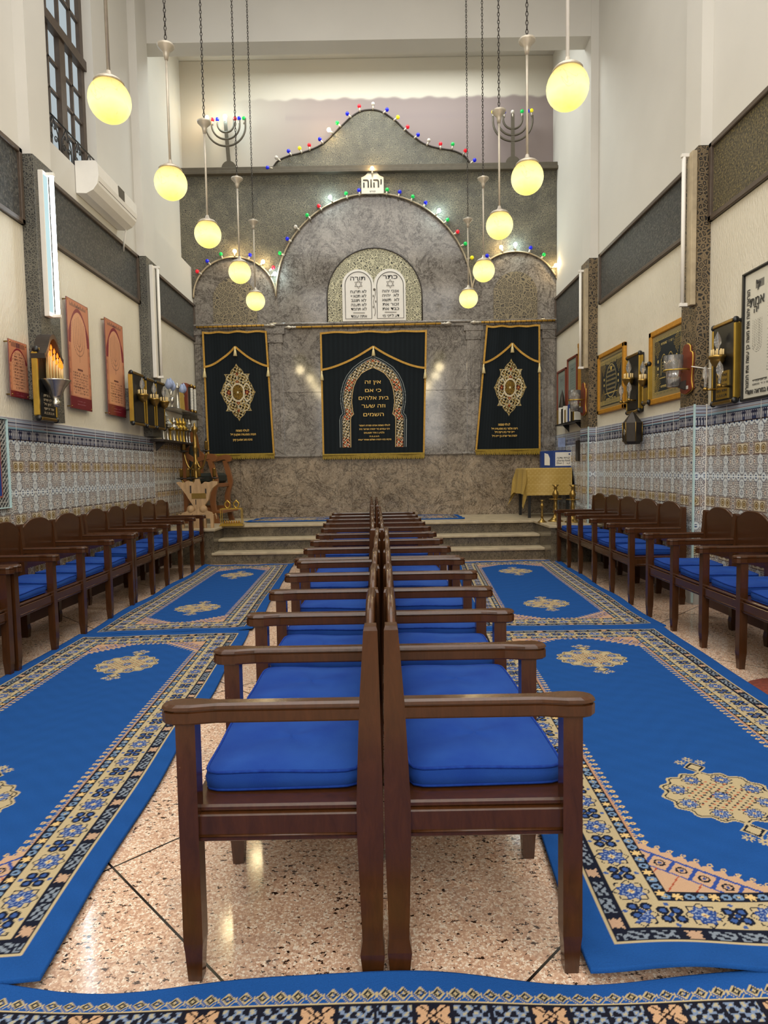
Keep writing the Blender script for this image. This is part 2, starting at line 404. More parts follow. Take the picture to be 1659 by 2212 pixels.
for i, (a, b) in enumerate(PIL_L):
    struct(MB().box((XL-.05, a, 3.97), (XL+.1, b, ZC)).build('trim_%d' % (2+i), 'plaster'))
for i, (a, b) in enumerate(PIL_R):
    struct(MB().box((XR+.05, a, 3.97), (XR-.1, b, ZC)).build('trim_%d' % (5+i), 'plaster'))
# window: dark timber casement with frosted panes and a wrought grille
xw = XL-.13
m = MB(); w0, w1, s0, s1 = WIN; tz = 5.62; xa, xb = xw-.03, xw+.03
m.box((xa, w0, s0), (xb, w0+.07, s1)); m.box((xa, w1-.07, s0), (xb, w1, s1)); m.box((xa, w0, s0), (xb, w1, s0+.07)); m.box((xa, w0, s1-.06), (xb, w1, s1))
m.box((xa, w0, tz-.05), (xb+.03, w1, tz+.05)); ym = (w0+w1)/2; m.box((xa, ym-.055, s0), (xb+.01, ym+.055, tz))
win = struct(m.build('window_1', 'frame_brown'))
m = MB()
for a, b in ((w0+.07, ym-.055), (ym+.055, w1-.07)):
    c = (a+b)/2; m.box((xw-.015, c-.012, s0), (xw+.02, c+.012, tz))
    for k in range(1, 4): z = s0+.07+k*(tz-.05-s0-.07)/4; m.box((xw-.015, a, z-.012), (xw+.02, b, z+.012))
for k in range(1, 4): c = w0+k*(w1-w0)/4; m.box((xw-.015, c-.014, tz), (xw+.02, c+.014, s1))
for z in (tz+.42, tz+.8): m.box((xw-.015, w0, z-.014), (xw+.02, w1, z+.014))
m.build('window_bars', 'frame_brown', win)
MB().box((xw-.02, w0+.02, s0+.02), (xw-.012, w1-.02, s1-.02)).build('window_pane', 'window_glass', win)
m = MB(); gx = XL-.03
def scroll(cy, cz, r, sgn, turns=1.4):
    return [(gx, cy+sgn*r*(1-k/26)*math.cos(2*PI*turns*k/26), cz+r*(1-k/26)*math.sin(2*PI*turns*k/26)) for k in range(24)]
m.tube([(gx, w0, s0+.3), (gx, w1, s0+.3)], .008, 6); m.tube([(gx, w0, s0+.02), (gx, w1, s0+.02)], .008, 6)
for k in range(4):
    c = w0+(k+.5)*(w1-w0)/4
    m.tube([(gx, c-.1, s0+.02), (gx, c-.09, s0+.16), (gx, c, s0+.3)], .006, 6); m.tube([(gx, c+.1, s0+.02), (gx, c+.09, s0+.16), (gx, c, s0+.3)], .006, 6)
    for sg in (-1, 1): m.tube(scroll(c+sg*.045, s0+.1, .038, sg), .005, 5); m.tube(scroll(c+sg*.03, s0+.2, .025, sg), .005, 5)
tag(m.build('window_grille', 'black'), 'black wrought iron scroll grille low in the tall window opening', 'grille')

# stone band panels with moulded frames, and carved pilaster facings
def band(side, a, b, z0, z1, name, mat):
    X = XL if side == 'l' else XR; s = 1 if side == 'l' else -1
    o = struct(MB().box((X-s*.02, a, z0), (X+s*.012, b, z1)).build(name, mat)); m = MB(); w = .045
    for q in (((a, z0), (b, z0+w)), ((a, z1-w), (b, z1)), ((a, z0), (a+w, z1)), ((b-w, z0), (b, z1))):
        m.box((X, q[0][0], q[0][1]), (X+s*.035, q[1][0], q[1][1]), .006)
    m.build('panel_frame', 'frame_brown', o)
band('l', -3.1, 1.9, 3.38, 3.98, 'trim_10', 'hammered'); band('l', 2.24, 5.63, 3.38, 4.01, 'trim_11', 'hammered'); band('l', 6.03, 8.24, 3.38, 3.98, 'trim_12', 'hammered'); band('l', 8.64, 10.64, 3.38, 3.98, 'trim_13', 'hammered')
band('r', -3.1, 2.3, 3.33, 3.98, 'trim_14', 'hammered_gold'); band('r', 2.6, 5.68, 3.33, 3.98, 'trim_15', 'hammered_gold'); band('r', 6.0, 8.5, 3.34, 3.98, 'trim_16', 'hammered'); band('r', 8.97, 10.64, 3.36, 3.99, 'trim_17', 'hammered')
n = 20
for X, s, P, z0 in ((XL, 1, PIL_L, 1.73), (XR, -1, PIL_R, 1.77)):
    for a, b in P:
        struct(MB().box((X-s*.05, a, z0), (X+s*.115, b, 3.975)).build('trim_%d' % n, 'carved_pier' if s < 0 else 'carved_pier_grey')); n += 1

# ------------------------------------------------------------------ glazed tile dado
def ring(d, r, w): return np.exp(-((d-r)/w)**4)
def dado_col(u, z, border=True):
    """u metres along the wall, z metres up"""
    P, Q = .245, .44
    c = np.ones(u.shape+(3,))*cl('cfccc8')
    # fine strapwork ground
    a = .0175; gx = np.abs(np.sin(PI*u/a)); gz = np.abs(np.sin(PI*z/a)); di = np.abs(np.sin(PI*(u+z)/a/1.0)); dj = np.abs(np.sin(PI*(u-z)/a))
    c = put(c, (gx*gz > .5)*.9, '242a42'); c = put(c, ((di < .2) | (dj < .2))*.6, '5a4448')
    p = np.abs((z-1.37+Q*10+Q/2) % Q-Q/2)         # 0 on the brown rows, Q/2 on the octagon rows
    uu = (u % P); ul = np.minimum(uu, P-uu)         # distance to the vertical chain
    uh = np.abs(uu-P/2)                            # distance to the flower column
    br = p < .05; c = put(c, br*.5, 'a88f78'); c = put(c, br & ((gx*gz > .62)), '6b4a3e')
    c = put(c, (p < .044) & (ul < .078), 'd3c6ae'); c = put(c, br & (ring(p, .042, .003)+ring(ul, .078, .003) > .5) & (ul < .082), '57423a')
    d = np.hypot(ul-.038, p); c = put(c, d < .033, 'c7b48c'); c = put(c, ring(d, .028, .004), '4a3a2c'); c = put(c, d < .015, 'b99b66'); c = put(c, ring(d, .010, .004), '4d3520')
    c = put(c, ring(p, .051, .002), '4a3f40')
    def rosette(c, d, ang, r, fill='dcdad4', k=8):
        rr = r*(1+.10*np.cos(k*ang)); c = put(c, d < rr+.006, 'e2ded8'); c = put(c, ring(d, rr-.003, .004), '2b2f49')
        c = put(c, d < rr*.62, fill); c = put(c, (d < rr*.5) & (np.cos(k*ang) > 0), '33395a'); return c
    for (pc, r) in ((.03, .019), (.165, .021)):
        d = np.hypot(uh, p-pc); c = rosette(c, d, np.arctan2(p-pc, uu-P/2), r, 'd9c9bb', 6)
    d = np.hypot(uh-.047, p-.1); c = put(c, d < .029, 'ddd6cd'); c = put(c, ring(d, .022, .004), '46424e'); c = put(c, d < .009, '9a7466')
    d = np.hypot(uh, p-.1); c = rosette(c, d, np.arctan2(p-.1, uu-P/2), .036)
    nk = np.where((p > .085) & (p < .17), .016, 0); c = put(c, ul < nk, 'd0d6da')
    for pc in (.088, .163):
        d = np.hypot(ul*1.05, p-pc); ang = np.arctan2(p-pc, ul)
        c = put(c, d < .04, 'd3d9dc'); c = put(c, ring(d, .0405, .002), '39435c'); c = put(c, (d > .007) & (d < .02) & (np.cos(8*ang) > .1), '27335a')
    q = np.abs(p-Q/2)
    for du in (0, .073):
        d = np.maximum(np.maximum(np.abs(uh-du), q*.95), (np.abs(uh-du)+q)*.75)
        c = put(c, d < .0355, 'd3d9dc'); c = put(c, ring(d, .036, .0022), '2c3658'); c = put(c, (np.hypot(uh-du, q) < .015) & (q > .004), '27446f')
    c = put(c, (q < .0035), 'e6ecee')
    # joints of the tiles
    # top border
    if border:
        zt = 1.75; t_ = z-zt+.17+.0
        m = z > 1.585
        b = np.ones(u.shape+(3,))*cl('bcbcc2')
        ar = np.abs(((u % .026)/.026)-.5)
        b = put(b, (z > 1.595) & (z < 1.665) & (ar > .27), '1f2440'); b = put(b, (z > 1.595) & (z < 1.62) & (ar < .12), '3a4a72'); b = put(b, (z > 1.64) & (z < 1.66) & (ar < .15), '2a2f4a')
        for zz, w, cc in ((1.59, .006, '2a1c22'), (1.672, .005, '27304a'), (1.685, .006, '7f9fb0'), (1.70, .004, '54303a'), (1.712, .006, '9aa6bd'), (1.728, .004, '39405c'), (1.745, .005, 'a5b4c6'), (1.76, .004, '6c6a78')):
            b = put(b, np.abs(z-zz) < w, cc)
        c = np.where(m[..., None], b, c)
    c = put(c, (np.minimum(u % .245, .245-u % .245) < .0022), 'e6e4de')
    return c
def dado(name, side, a, b, top, res=.006, X=None, faceY=None, border=True):
    z0 = .2
    if faceY is None:
        P = quadP((X, a, z0), (X, b, z0), (X, b, top), (X, a, top)); L = b-a; off = a; sk = (-.02 if side == 'l' else .02, 0, 0)
    else:
        P = quadP((a, faceY, z0), (b, faceY, z0), (b, faceY, top), (a, faceY, top)); L = abs(b-a); off = 0; sk = (0, .02, 0)
    sh = 1.77-top
    return struct(painted(name, 'glazed', P, max(8, int(L/res)), int((top-z0)/res), lambda u, v: dado_col((off+u*L+.03)*(1 if border else 1.35), (z0+v*(top-z0)+sh)*(1 if border else 1.35), border)*(1 if border else np.array((1, .93, .82))), skirt=sk))
k = 40
for a, b, r in ((3.3, 5.8, .005), (5.8, 8.55, .0055)): dado('trim_%d' % k, 'l', a, b, 1.73, r, XL+.012); k += 1
dado('trim_%d' % k, 'l', 8.55, 10.64, 1.73, .006, XL+.014, border=False); k += 1
for a, b, r in ((3.3, 5.68, .005), (5.98, 8.61, .0055), (8.97, 10.64, .007)): dado('trim_%d' % k, 'r', a, b, 1.77, r, XR-.012); k += 1
for (a, b) in PIL_R[1:]:
    struct(MB().box((XR+.05, a, 0), (XR-.115, b, 1.77)).build('trim_%d' % k, 'grout')); k += 1
    dado('trim_%d' % k, 'r', a, b, 1.77, .006, XR-.122); k += 1
    dado('trim_%d' % k, 'r', XR-.115, XR-.012, 1.77, .004, faceY=a-.006); k += 1
    struct(MB().box((XR-.127, a-.010, .02), (XR-.112, a+.004, 1.78)).build('trim_%d' % k, 'teal_trim')); k += 1
    struct(MB().box((XR-.02, a-.008, .02), (XR-.008, a, 1.78)).build('trim_%d' % k, 'white')); k += 1
struct(MB().box((XL, -3.2, 0), (XL+.02, YB, .2)).build('baseboard_left', 'kick_tile'))
struct(MB().box((XR, -3.2, 0), (XR-.02, YB, .2)).build('baseboard_right', 'kick_tile'))

# ------------------------------------------------------------------ platform with steps
m = MB(); xl, xr = -2.33, 2.185
m.box((xl, 8.75, 0), (xr, 9.1, .125)); m.box((xl, 9.02, .125), (xr, 9.4, .29)); m.box((xl, 9.3, .2), (xr, YB, .455))
m.box((XL, 8.75, 0), (xl, YB, .455)); m.box((xr, 8.4, 0), (XR, YB, .455)); m.cur = 1
m.box((xl-.03, 8.72, .125), (xr+.03, 9.02, .16), .006); m.box((xl, 8.98, .285), (xr, 9.3, .32), .006)
m.box((XL, 9.26, .455), (XR, YB, ZP), .006); m.box((XL, 8.71, .455), (xl+.03, 9.3, ZP-.001), .006); m.box((xr-.03, 8.36, .455), (XR, 9.3, ZP-.001), .006)
platform = tag(m.build('platform', ['riser_stone', 'nosing']), None, None, kind='structure')
platform.name = 'floor_platform'

# ------------------------------------------------------------------ ark wall
Yb = YB
def B(x, y, Y=None): p = at(x, y, Y=Y or Yb); return (p.x, p.z)
m = MB(); m.box((-3.04, Yb, 0), (XR, Yb+.15, 1.50)); o = struct(m.build('wall_ark', 'marble_low'))
struct(MB().box((-3.2, Yb+.003, 1.50), (XR+.01, Yb+.15, 6.05)).build('wall_ark_upper', 'marble'))
struct(MB().box((-3.04, Yb-.05, 1.485), (XR, Yb+.01, 1.525), .01).build('trim_60', 'marble'))
zs = 3.62
struct(MB().box((XL, Yb-.06, zs), (XR, Yb+.01, zs+.035), .008).box((XL, Yb-.03, zs-.05), (XR, Yb+.01, zs), .005).build('trim_61', 'marble'))
n = 62
for c, w in ((B(598, 850)[0], .21), (B(1023, 850)[0], .21), (-2.98, .1), (2.74, .2)):
    m = MB(); m.box((c-w/2, Yb-.035, 1.52), (c+w/2, Yb+.01, zs-.28), .004)
    for kk in (-.3, 0, .3): m.box((c+kk*w-.012, Yb-.045, 1.6), (c+kk*w+.012, Yb-.03, zs-.32), .003)
    m.box((c-w*.6, Yb-.05, zs-.28), (c+w*.6, Yb+.01, zs-.14), .004); m.box((c-w*.75, Yb-.06, zs-.14), (c+w*.75, Yb+.01, zs-.05), .004)
    struct(m.build('trim_%d' % n, 'marble')); n += 1
# thin joints in the slabs
m = MB()
for x in (B(520, 1050)[0], B(640, 1050)[0], B(760, 1050)[0], B(880, 1050)[0], B(1000, 1050)[0]): m.box((x, Yb-.0015, .5), (x+.004, Yb, 1.49))
for z in (B(640, 848)[1],): m.box((-2.9, Yb-.0015, z), (2.8, Yb+.004, z+.005))
struct(m.build('trim_70', 'dark_wood'))
# carved screen above, cut by a great arch between two small ones
cz = B(808, 638)[1]; R1 = (B(1019, 640)[0]-B(597, 640)[0])/2; c1 = (B(1019, 640)[0]+B(597, 640)[0])/2
h1 = B(806, 420)[1]-cz; cL = B(507, 600)[0]; rL = c1-R1-cL; hL = B(507, 557)[1]-cz; cR = B(1112, 600)[0]; rR = cR-(c1+R1); hR = B(1112, 545)[1]-cz
top = 6.0; x0, x1 = -3.19, XR-.005
def arch_h(x):
    for c, r, h in ((c1, R1, h1), (cL, rL, hL), (cR, rR, hR)):
        if abs(x-c) < r: return cz+h*math.sqrt(max(0, 1-((x-c)/r)**2))
    return cz
xs = sorted(set([x0, x1]+[c+r*math.cos(PI*i/48) for c, r in ((c1, R1), (cL, rL), (cR, rR)) for i in range(49) if x0 < c+r*math.cos(PI*i/48) < x1]))
A = [(x, arch_h(x+1e-9)) for x in xs]; T = [(x, top) for x in xs]
struct(MB().strip(A, T, 'y', Yb-.035, Yb).build('trim_71', 'carved_stone'))
for i, (c, r, h) in enumerate(((c1, R1, h1), (cL, rL, hL), (cR, rR, hR))):
    pts = [(c+r*math.cos(PI*q/40), Yb-.045, cz+h*math.sin(PI*q/40)) for q in range(41)]
    pts = [p for p in pts if XL+.02 < p[0] < XR-.02]
    struct(MB().tube(pts, .013, 6).build('trim_%d' % (72+i), 'nosing'))
# cornice
p0, p1 = B(395, 373), B(1200, 352)
struct(MB().box((-3.2, Yb-.12, 5.98), (XR, YU+.05, 6.03), .006).box((-3.2, Yb-.08, 6.03), (XR, YU+.05, 6.10), .006).build('trim_75', 'bronze_paint'))
# arched lattices
def arch_outline(x0, x1, z0, z1, n=24, r=None):
    c = (x0+x1)/2; r = (x1-x0)/2; zc = z1-r
    return [(x0, z0), (x1, z0)]+[(c+r*math.cos(PI*i/n), zc+r*math.sin(PI*i/n)) for i in range(n+1)]
a = B(708, 694); b = B(912, 690); tz = B(812, 537)[1]; zl = zs+.04
struct(MB().prism(arch_outline(a[0], b[0], zl, tz), 'y', Yb-.03, Yb).build('trim_76', 'carved_light'))
o_ = arch_outline(a[0], b[0], zl, tz)[2:]; struct(MB().tube([(a[0], Yb-.03, zl)]+[(p[0], Yb-.03, p[1]) for p in o_[::-1]]+[(b[0], Yb-.03, zl)], .012, 6).build('trim_77', 'dark_wood'))
t = NT('lattice_dim'); v = t.coord(); w = t.voro(v, 15, 'DISTANCE_TO_EDGE'); g_ = t.math('GREATER_THAN', t.math('SINE', t.math('MULTIPLY', w, 26.)), .1)
t.bump(g_, .4, .01); M['lattice_dim'] = t.done(t.mix(g_, '3c362e', '85795f'), .45)
for i, (xa, ya, xb, yb, yt) in enumerate(((462, 695, 556, 693, 600), (1066, 684, 1160, 682, 587))):
    a = B(xa, ya); b = B(xb, yb); tz = B((xa+xb)/2, yt)[1]
    struct(MB().prism(arch_outline(a[0], b[0], zl, tz), 'y', Yb-.02, Yb).build('trim_%d' % (78+i), 'lattice_dim'))
# ogee pediment
def cr_(P, n=6):
    out = []
    for i in range(len(P)-1):
        p0, p1, p2, p3 = P[max(i-1, 0)], P[i], P[i+1], P[min(i+2, len(P)-1)]
        for k in range(n):
            q = k/n; out.append(tuple(.5*(2*b+(c-a)*q+(2*a-5*b+4*c-d)*q*q+(3*b-a-3*c+d)*q**3) for a, b, c, d in zip(p0, p1, p2, p3)))
    return out+[tuple(P[-1])]
pp = [(589, 369), (591, 360), (602, 347), (624, 337), (651, 330.5), (678, 321), (700, 309), (719, 291), (738, 272), (760, 252), (781, 240), (806, 237.5), (827, 243), (854, 261), (876, 282), (898, 299), (919, 312), (946, 320), (976, 325), (995, 332), (1006, 340), (1017, 355)]
PED = cr_([B(*p, Y=Yb-.02) for p in pp]); A = [(p[0], 6.09) for p in PED]
ped = MB().strip(A, PED, 'y', Yb-.02, Yb+.1).build('pediment', 'carved_stone')
tag(ped, 'dark gilt-flecked ogee pediment standing on the cornice above the ark', 'pediment')
MB().tube([(p[0], Yb-.02, p[1]) for p in PED], .014, 6).build('moulding', 'dark_metal', ped)

# tablets of the law
tb = thing('law_tablets', 'pair of round-topped white marble tablets lettered in Hebrew with six-pointed stars', 'tablets', (B(809, 690)[0], Yb-.03, zl))
ox, oz = B(809, 690)[0], zl
def rel(p): return (p[0]-ox, p[1]-oz)
k_ = 7.54
def TB(x, y): return rel(B(700+x/k_, 520+y/k_, Y=Yb-.06))
yT = -.028
for nm, (xa, xb, yt), (l0, l1) in (('right', (820, 1335, 455), (868, 1300)), ('left', (305, 820, 465), (352, 780))):
    a = TB(xa, 1300)[0]; b = TB(xb, 1300)[0]; tz = TB((xa+xb)/2, yt)[1]
    sl = MB().prism(arch_outline(a, b, 0, tz), 'y', yT, 0).build('tablet', 'white', tb)
    a = TB(l0, 1280)[0]; b = TB(l1, 1280)[0]; q = arch_outline(a, b, .04, TB((l0+l1)/2, 505)[1])
    MB().tube([(p[0], yT-.002, p[1]) for p in q], .005, 4, True).build('border_line', 'ink', sl)
def line_t(s, cx, cy, w, h, parent=tb, mat='ink', thick=.0):
    p = TB(cx, cy); text(s, h/k_*Yb/F_PX*1.5, back_m(p[0], yT-.003, p[1]), mat, parent, width=w/k_*Yb/F_PX, thick=thick)
for s, cy, cx, w in (('תורה', 615, 548, 235), ('לא תרצח', 830, 560, 255), ('לא תנאף', 903, 562, 245), ('לא תגנב', 974, 564, 240), ('לא תענה', 1045, 566, 245), ('לא תחמד', 1115, 567, 250), ('אתה עומד', 1232, 570, 255)): line_t(s, cx, cy, w, 42 if cy > 700 else 62, thick=.001)
for s, cy, cx, w in (('כתר', 590, 1075, 235), ('אנכי יהוה', 820, 1082, 265), ('לא  יהיה', 890, 1084, 265), ('לא  תשא', 963, 1086, 270), ('זכור את', 1035, 1088, 260), ('כבד את', 1108, 1088, 265), ('דע לפני מי', 1222, 1090, 265)): line_t(s, cx, cy, w, 42 if cy > 700 else 62, thick=.001)
m = MB()
for cx, cy in ((560, 708), (1078, 698)):
    c = TB(cx, cy); r = 68/k_*Yb/F_PX
    for s in (1, -1): m.tube([(c[0]+r*math.sin(2*PI*i/3), yT-.003, c[1]+s*r*math.cos(2*PI*i/3)) for i in range(3)], .004, 4, True)
m.build('six_pointed_star', 'ink', tb)
m = MB()
for cx, cy in ((570, 1175), (1085, 1163)): a = TB(cx-95, cy); b = TB(cx+95, cy); m.tube([(a[0], yT-.003, a[1]), (b[0], yT-.003, b[1])], .004, 4)
m.build('rule_line', 'ink', tb)
m = MB(); pts = [TB(822+14*math.sin(q/2.2), 1225-q*22) for q in range(20)]
m.tube([(p[0], yT-.003, p[1]) for p in cr_(pts, 2)], .004, 4); c = TB(820, 795)
for a_ in range(5): m.sphere((c[0]+.012*math.cos(a_*1.26), yT-.002, c[1]+.012*math.sin(a_*1.26)), .011, 8, (1, .2, 1))
for q, s in ((900, -1), (990, 1), (1080, -1)): c = TB(822+s*20, q); m.sphere((c[0], yT-.002, c[1]), .014, 8, (.6, .2, 1.6))
m.build('rose_carving', 'bronze_paint', tb)

# gilt plaque above the great arch
a = B(781, 419, Y=Yb-.06); b = B(829, 417, Y=Yb-.06); c = B(805, 370, Y=Yb-.06)
pq = thing('name_plaque', 'cream round-topped plaque with large Hebrew letters above the great arch', 'plaque', (a[0], Yb-.06, a[1]))
w = b[0]-a[0]; h = c[1]-a[1]
MB().prism([(0, 0), (w, 0), (w, h*.72), (w*.82, h*.8), (w*.68, h*.97), (w/2, h), (w*.32, h*.97), (w*.18, h*.8), (0, h*.72)], 'y', -.01, .025).build('plate', 'paper', pq)
text('יהוה', .2, back_m(w/2, -.013, h*.45), 'ink', pq, width=w*.84, thick=.004)
text('ונורא', .035, back_m(w/2, -.013, h*.1), 'ink', pq, width=w*.25)

# menorahs standing on the cornice
def flat_menorah(cx, cy_base, label, k0, arms, slant=0.):
    base = B(cx, cy_base, Y=Yb-.02); s = Yb/F_PX
    t_ = thing('menorah', label, 'menorah', (base[0], Yb-.02, 6.10)); m = MB()
    H = arms['top']*s
    m.prism([(-57/3.687*s*math.cos(PI*i/16), 57/3.687*s*math.sin(PI*i/16)) for i in range(17)], 'y', -.012, .012); m.build('foot', 'bronze_paint', t_)
    MB().prism([(-.03, .1), (.03, .1), (.026+slant, H*.93), (-.026+slant, H*.93)], 'y', -.01, .01).build('stem', 'bronze_paint', t_)
    for r, zc in arms['r']:
        q = [(slant*.8+r*s*math.cos(PI+PI*i/24), -0, (zc)*s+r*s*.98*math.sin(PI+PI*i/24)) for i in range(25)]
        MB().tube([(p[0], p[1], p[2]) for p in [(q[0][0], 0, H*.9)]+q+[(q[-1][0], 0, H*.9)]], .016, 6).build('branch', 'bronze_paint', t_)
    return t_
s_ = Yb/F_PX
flat_menorah(495, 371, 'flat seven-branched menorah on the cornice beside the lit corner, leftmost of the two', 0, dict(top=112, r=((17, 90), (29, 88), (41, 86))), -.04)
flat_menorah(1108, 354, 'flat seven-branched menorah on the cornice end near the plain white wall', 0, dict(top=108, r=((20, 90), (31, 88), (41, 86))), 0)

# ------------------------------------------------------------------ coloured bulbs
def bulb(x, y, col, label, group, Y=Yb-.07, foot=None):
    p = at(x, y, Y=Y); t_ = thing('light_bulb', label, 'bulb', p, group=group)
    lit = col in ('warm', 'cool'); r = .031 if not lit else .033
    d = Vector((foot[0]-p.x, 0, foot[1]-p.z)) if foot else Vector((0, 0, -1)); d.normalize()
    m = MB().sphere((0, 0, 0), r, 12); m.build('globe', 'bulb_'+col, t_)
    q = d*.03; e_ = d*.085; MB().tube([q, e_], [.016, .013], 8).build('socket', 'cap_metal', t_)
    if lit: point('bulb_glow', p+Vector((0, -.08, 0)), 4.5, (1, .72, .35) if col == 'warm' else (.7, .95, 1), .03)
Z2 = lambda x, y: (380+x/3.687, 180+y/3.687); Z3 = lambda x, y: (800+x/3.687, 180+y/3.687)
ORD = 'first second third fourth fifth sixth seventh eighth ninth tenth eleventh twelfth thirteenth fourteenth fifteenth sixteenth seventeenth eighteenth nineteenth'.split()
CN = dict(warm='lit warm white', cool='lit cold white', blue='blue', red='red', green='green', yellow='yellow', clear='clear unlit')
def string(lst, where, group, foots=None, Y=Yb-.07):
    lst = sorted(lst, key=lambda q: q[0][0])
    for i, ((x, y), c) in enumerate(lst):
        f = foots(x, y) if foots else None
        bulb(x, y, c, '%s bulb, %s from the left %s' % (CN[c], ORD[i], where), group, Y, f)
def near_ped(x, y):
    p = at(x, y, Y=Yb-.07); return min(PED, key=lambda q: (q[0]-p.x)**2+(q[1]-p.z)**2)
string([(Z2(*p), c) for p, c in (((730, 672), 'blue'), ((800, 592), 'clear'), ((897, 540), 'blue'), ((985, 517), 'yellow'), ((1062, 492), 'red'), ((1146, 445), 'blue'), ((1218, 370), 'warm'), ((1285, 315), 'green'), ((1365, 242), 'blue'), ((1460, 182), 'red'), ((1570, 165), 'clear'))]
       + [(Z3(*p), c) for p, c in (((133, 210), 'blue'), ((219, 270), 'yellow'), ((297, 347), 'red'), ((380, 410), 'blue'), ((466, 455), 'clear'), ((559, 482), 'red'), ((656, 485), 'green'), ((757, 537), 'red'), ((830, 612), 'blue'))][:8], 'along the pediment edge', 'bulbs along the pediment edge', near_ped)
string([(Z3(757, 537), 'red')], 'of the two where the pediment meets the cornice', 'bulbs along the pediment edge', near_ped)
string([(Z3(830, 612), 'blue')], 'at the low right end of the pediment edge', 'bulbs along the pediment edge', near_ped)
def near_arch(c, r, h):
    def f(x, y):
        p = at(x, y, Y=Yb-.07); a = math.atan2((p.z-cz)/h, (p.x-c)/r); return (c+r*math.cos(a), cz+h*math.sin(a))
    return f
string([(Z2(*p), c) for p, c in (((828, 1352), 'green'), ((887, 1238), 'blue'), ((953, 1143), 'clear'), ((1045, 1050), 'green'), ((1138, 977), 'red'), ((1228, 907), 'cool'), ((1355, 877), 'green'), ((1457, 852), 'blue'))]
       + [(Z3(*p), c) for p, c in (((134, 847), 'green'), ((234, 865), 'blue'), ((338, 902), 'green'), ((440, 950), 'blue'), ((548, 1013), 'cool'), ((615, 1087), 'green'), ((695, 1182), 'red'), ((757, 1277), 'green'), ((809, 1388), 'yellow'))], 'around the great arch', 'bulbs around the great arch', near_arch(c1, R1, h1))
string([(Z2(*p), c) for p, c in (((170, 1498), 'red'), ((250, 1415), 'blue'), ((358, 1360), 'green'), ((468, 1337), 'warm'), ((590, 1367), 'blue'), ((694, 1421), 'warm'), ((775, 1467), 'red'), ((787, 1517), 'cool'))], 'over the small arch beside the tube-lit wall', 'bulbs over the small left arch', near_arch(cL, rL, hL))
string([(Z3(*p), c) for p, c in (((930, 1373), 'blue'), ((1042, 1305), 'warm'), ((1155, 1283), 'cool'), ((1277, 1310), 'blue'), ((1382, 1365), 'green'), ((1477, 1450), 'warm'))], 'over the small arch beside the framed pictures', 'bulbs over the small right arch', near_arch(cR, rR, hR))
bulb(*Z2(1563, 678), 'warm', 'lit warm white bulb on top of the cream Hebrew plaque', 'bulb over the plaque', Yb-.1)
string([(Z2(*p), c) for p, c in (((248, 272), 'warm'), ((290, 290), 'red'), ((329, 288), 'blue'), ((391, 265), 'cool'), ((470, 282), 'red'), ((503, 280), 'blue'), ((541, 280), 'green'))], 'on the menorah with two lit bulbs', 'bulbs on the menorahs', Y=Yb-.02)
string([(Z3(*p), c) for p, c in (((978, 228), 'yellow'), ((1023, 233), 'green'), ((1066, 228), 'blue'), ((1133, 228), 'clear'), ((1208, 224), 'green'), ((1256, 222), 'blue'), ((1284, 217), 'yellow'))], 'on the menorah with no lit bulb', 'bulbs on the menorahs', Y=Yb-.02)

# ------------------------------------------------------------------ embroidered ark curtains
def scrolls(c, x, y, mask, sc, cols):
    a = np.sin(x*sc+1.7*np.sin(y*sc*.9))*np.sin(y*sc+1.7*np.sin(x*sc*.8))
    b = np.abs(np.sin(x*sc*1.3+y*sc*.7)+np.sin(y*sc*1.4-x*sc*.5))
    c = put(c, mask & (np.abs(a) > .5), cols[0]); c = put(c, mask & (b < .22), cols[1]); return c
def medallion(c, x, y, hw, hh):
    """eight-lobed embroidered medallion centred on 0,0"""
    X, Yv = x/hw, y/hh
    ay = np.abs(y)/hh*383; hwf = np.interp(ay, [0, 20, 60, 110, 150, 195, 225, 243, 246, 247.5, 270, 310, 340, 385], [248, 232, 214, 196, 166, 158, 166, 180, 182, 96, 94, 66, 24, 0])/248
    shape = (np.abs(X) < hwf) & (ay < 385)
    c = put(c, shape, '1a1512'); c = scrolls(c, x, y, shape, 62., ('b0914f', 'e0d4ac'))
    # outline
    def edge(mm):
        e = np.zeros_like(mm); e[1:-1, 1:-1] = mm[1:-1, 1:-1] & ~(mm[2:, 1:-1] & mm[:-2, 1:-1] & mm[1:-1, 2:] & mm[1:-1, :-2]); return e
    c = put(c, edge(shape), 'c9b27a')
    for cx, cy in ((0, .6), (0, .38), (0, -.38), (0, -.6), (.52, 0), (-.52, 0)):
        d = np.abs(X-cx)/.12+np.abs(Yv-cy)/.1; c = put(c, d < 1, '7d2f22'); c = put(c, d < .35, 'caa35a')
    e = np.hypot(X/.36, Yv/.3); c = put(c, e < 1, '2a2118'); c = scrolls(c, x, y, e < .92, 120., ('b28f3f', '8a6a2c')); c = put(c, np.abs(e-1) < .09, 'dcd2b8')
    for sg in (1, -1):
        e = np.hypot((np.abs(X)-.3)/.28, (Yv*sg-.5)/.14); c = put(c, (np.abs(e-1) < .09) & shape, 'c8bd9c')
        e = np.hypot((np.abs(X)-.52)/.2, (Yv)/.3); c = put(c, (np.abs(e-1) < .09) & shape, 'd8cdb2')
    c = put(c, np.hypot(X, Yv*1.3) < .05, 'f0e6c0')
    return c
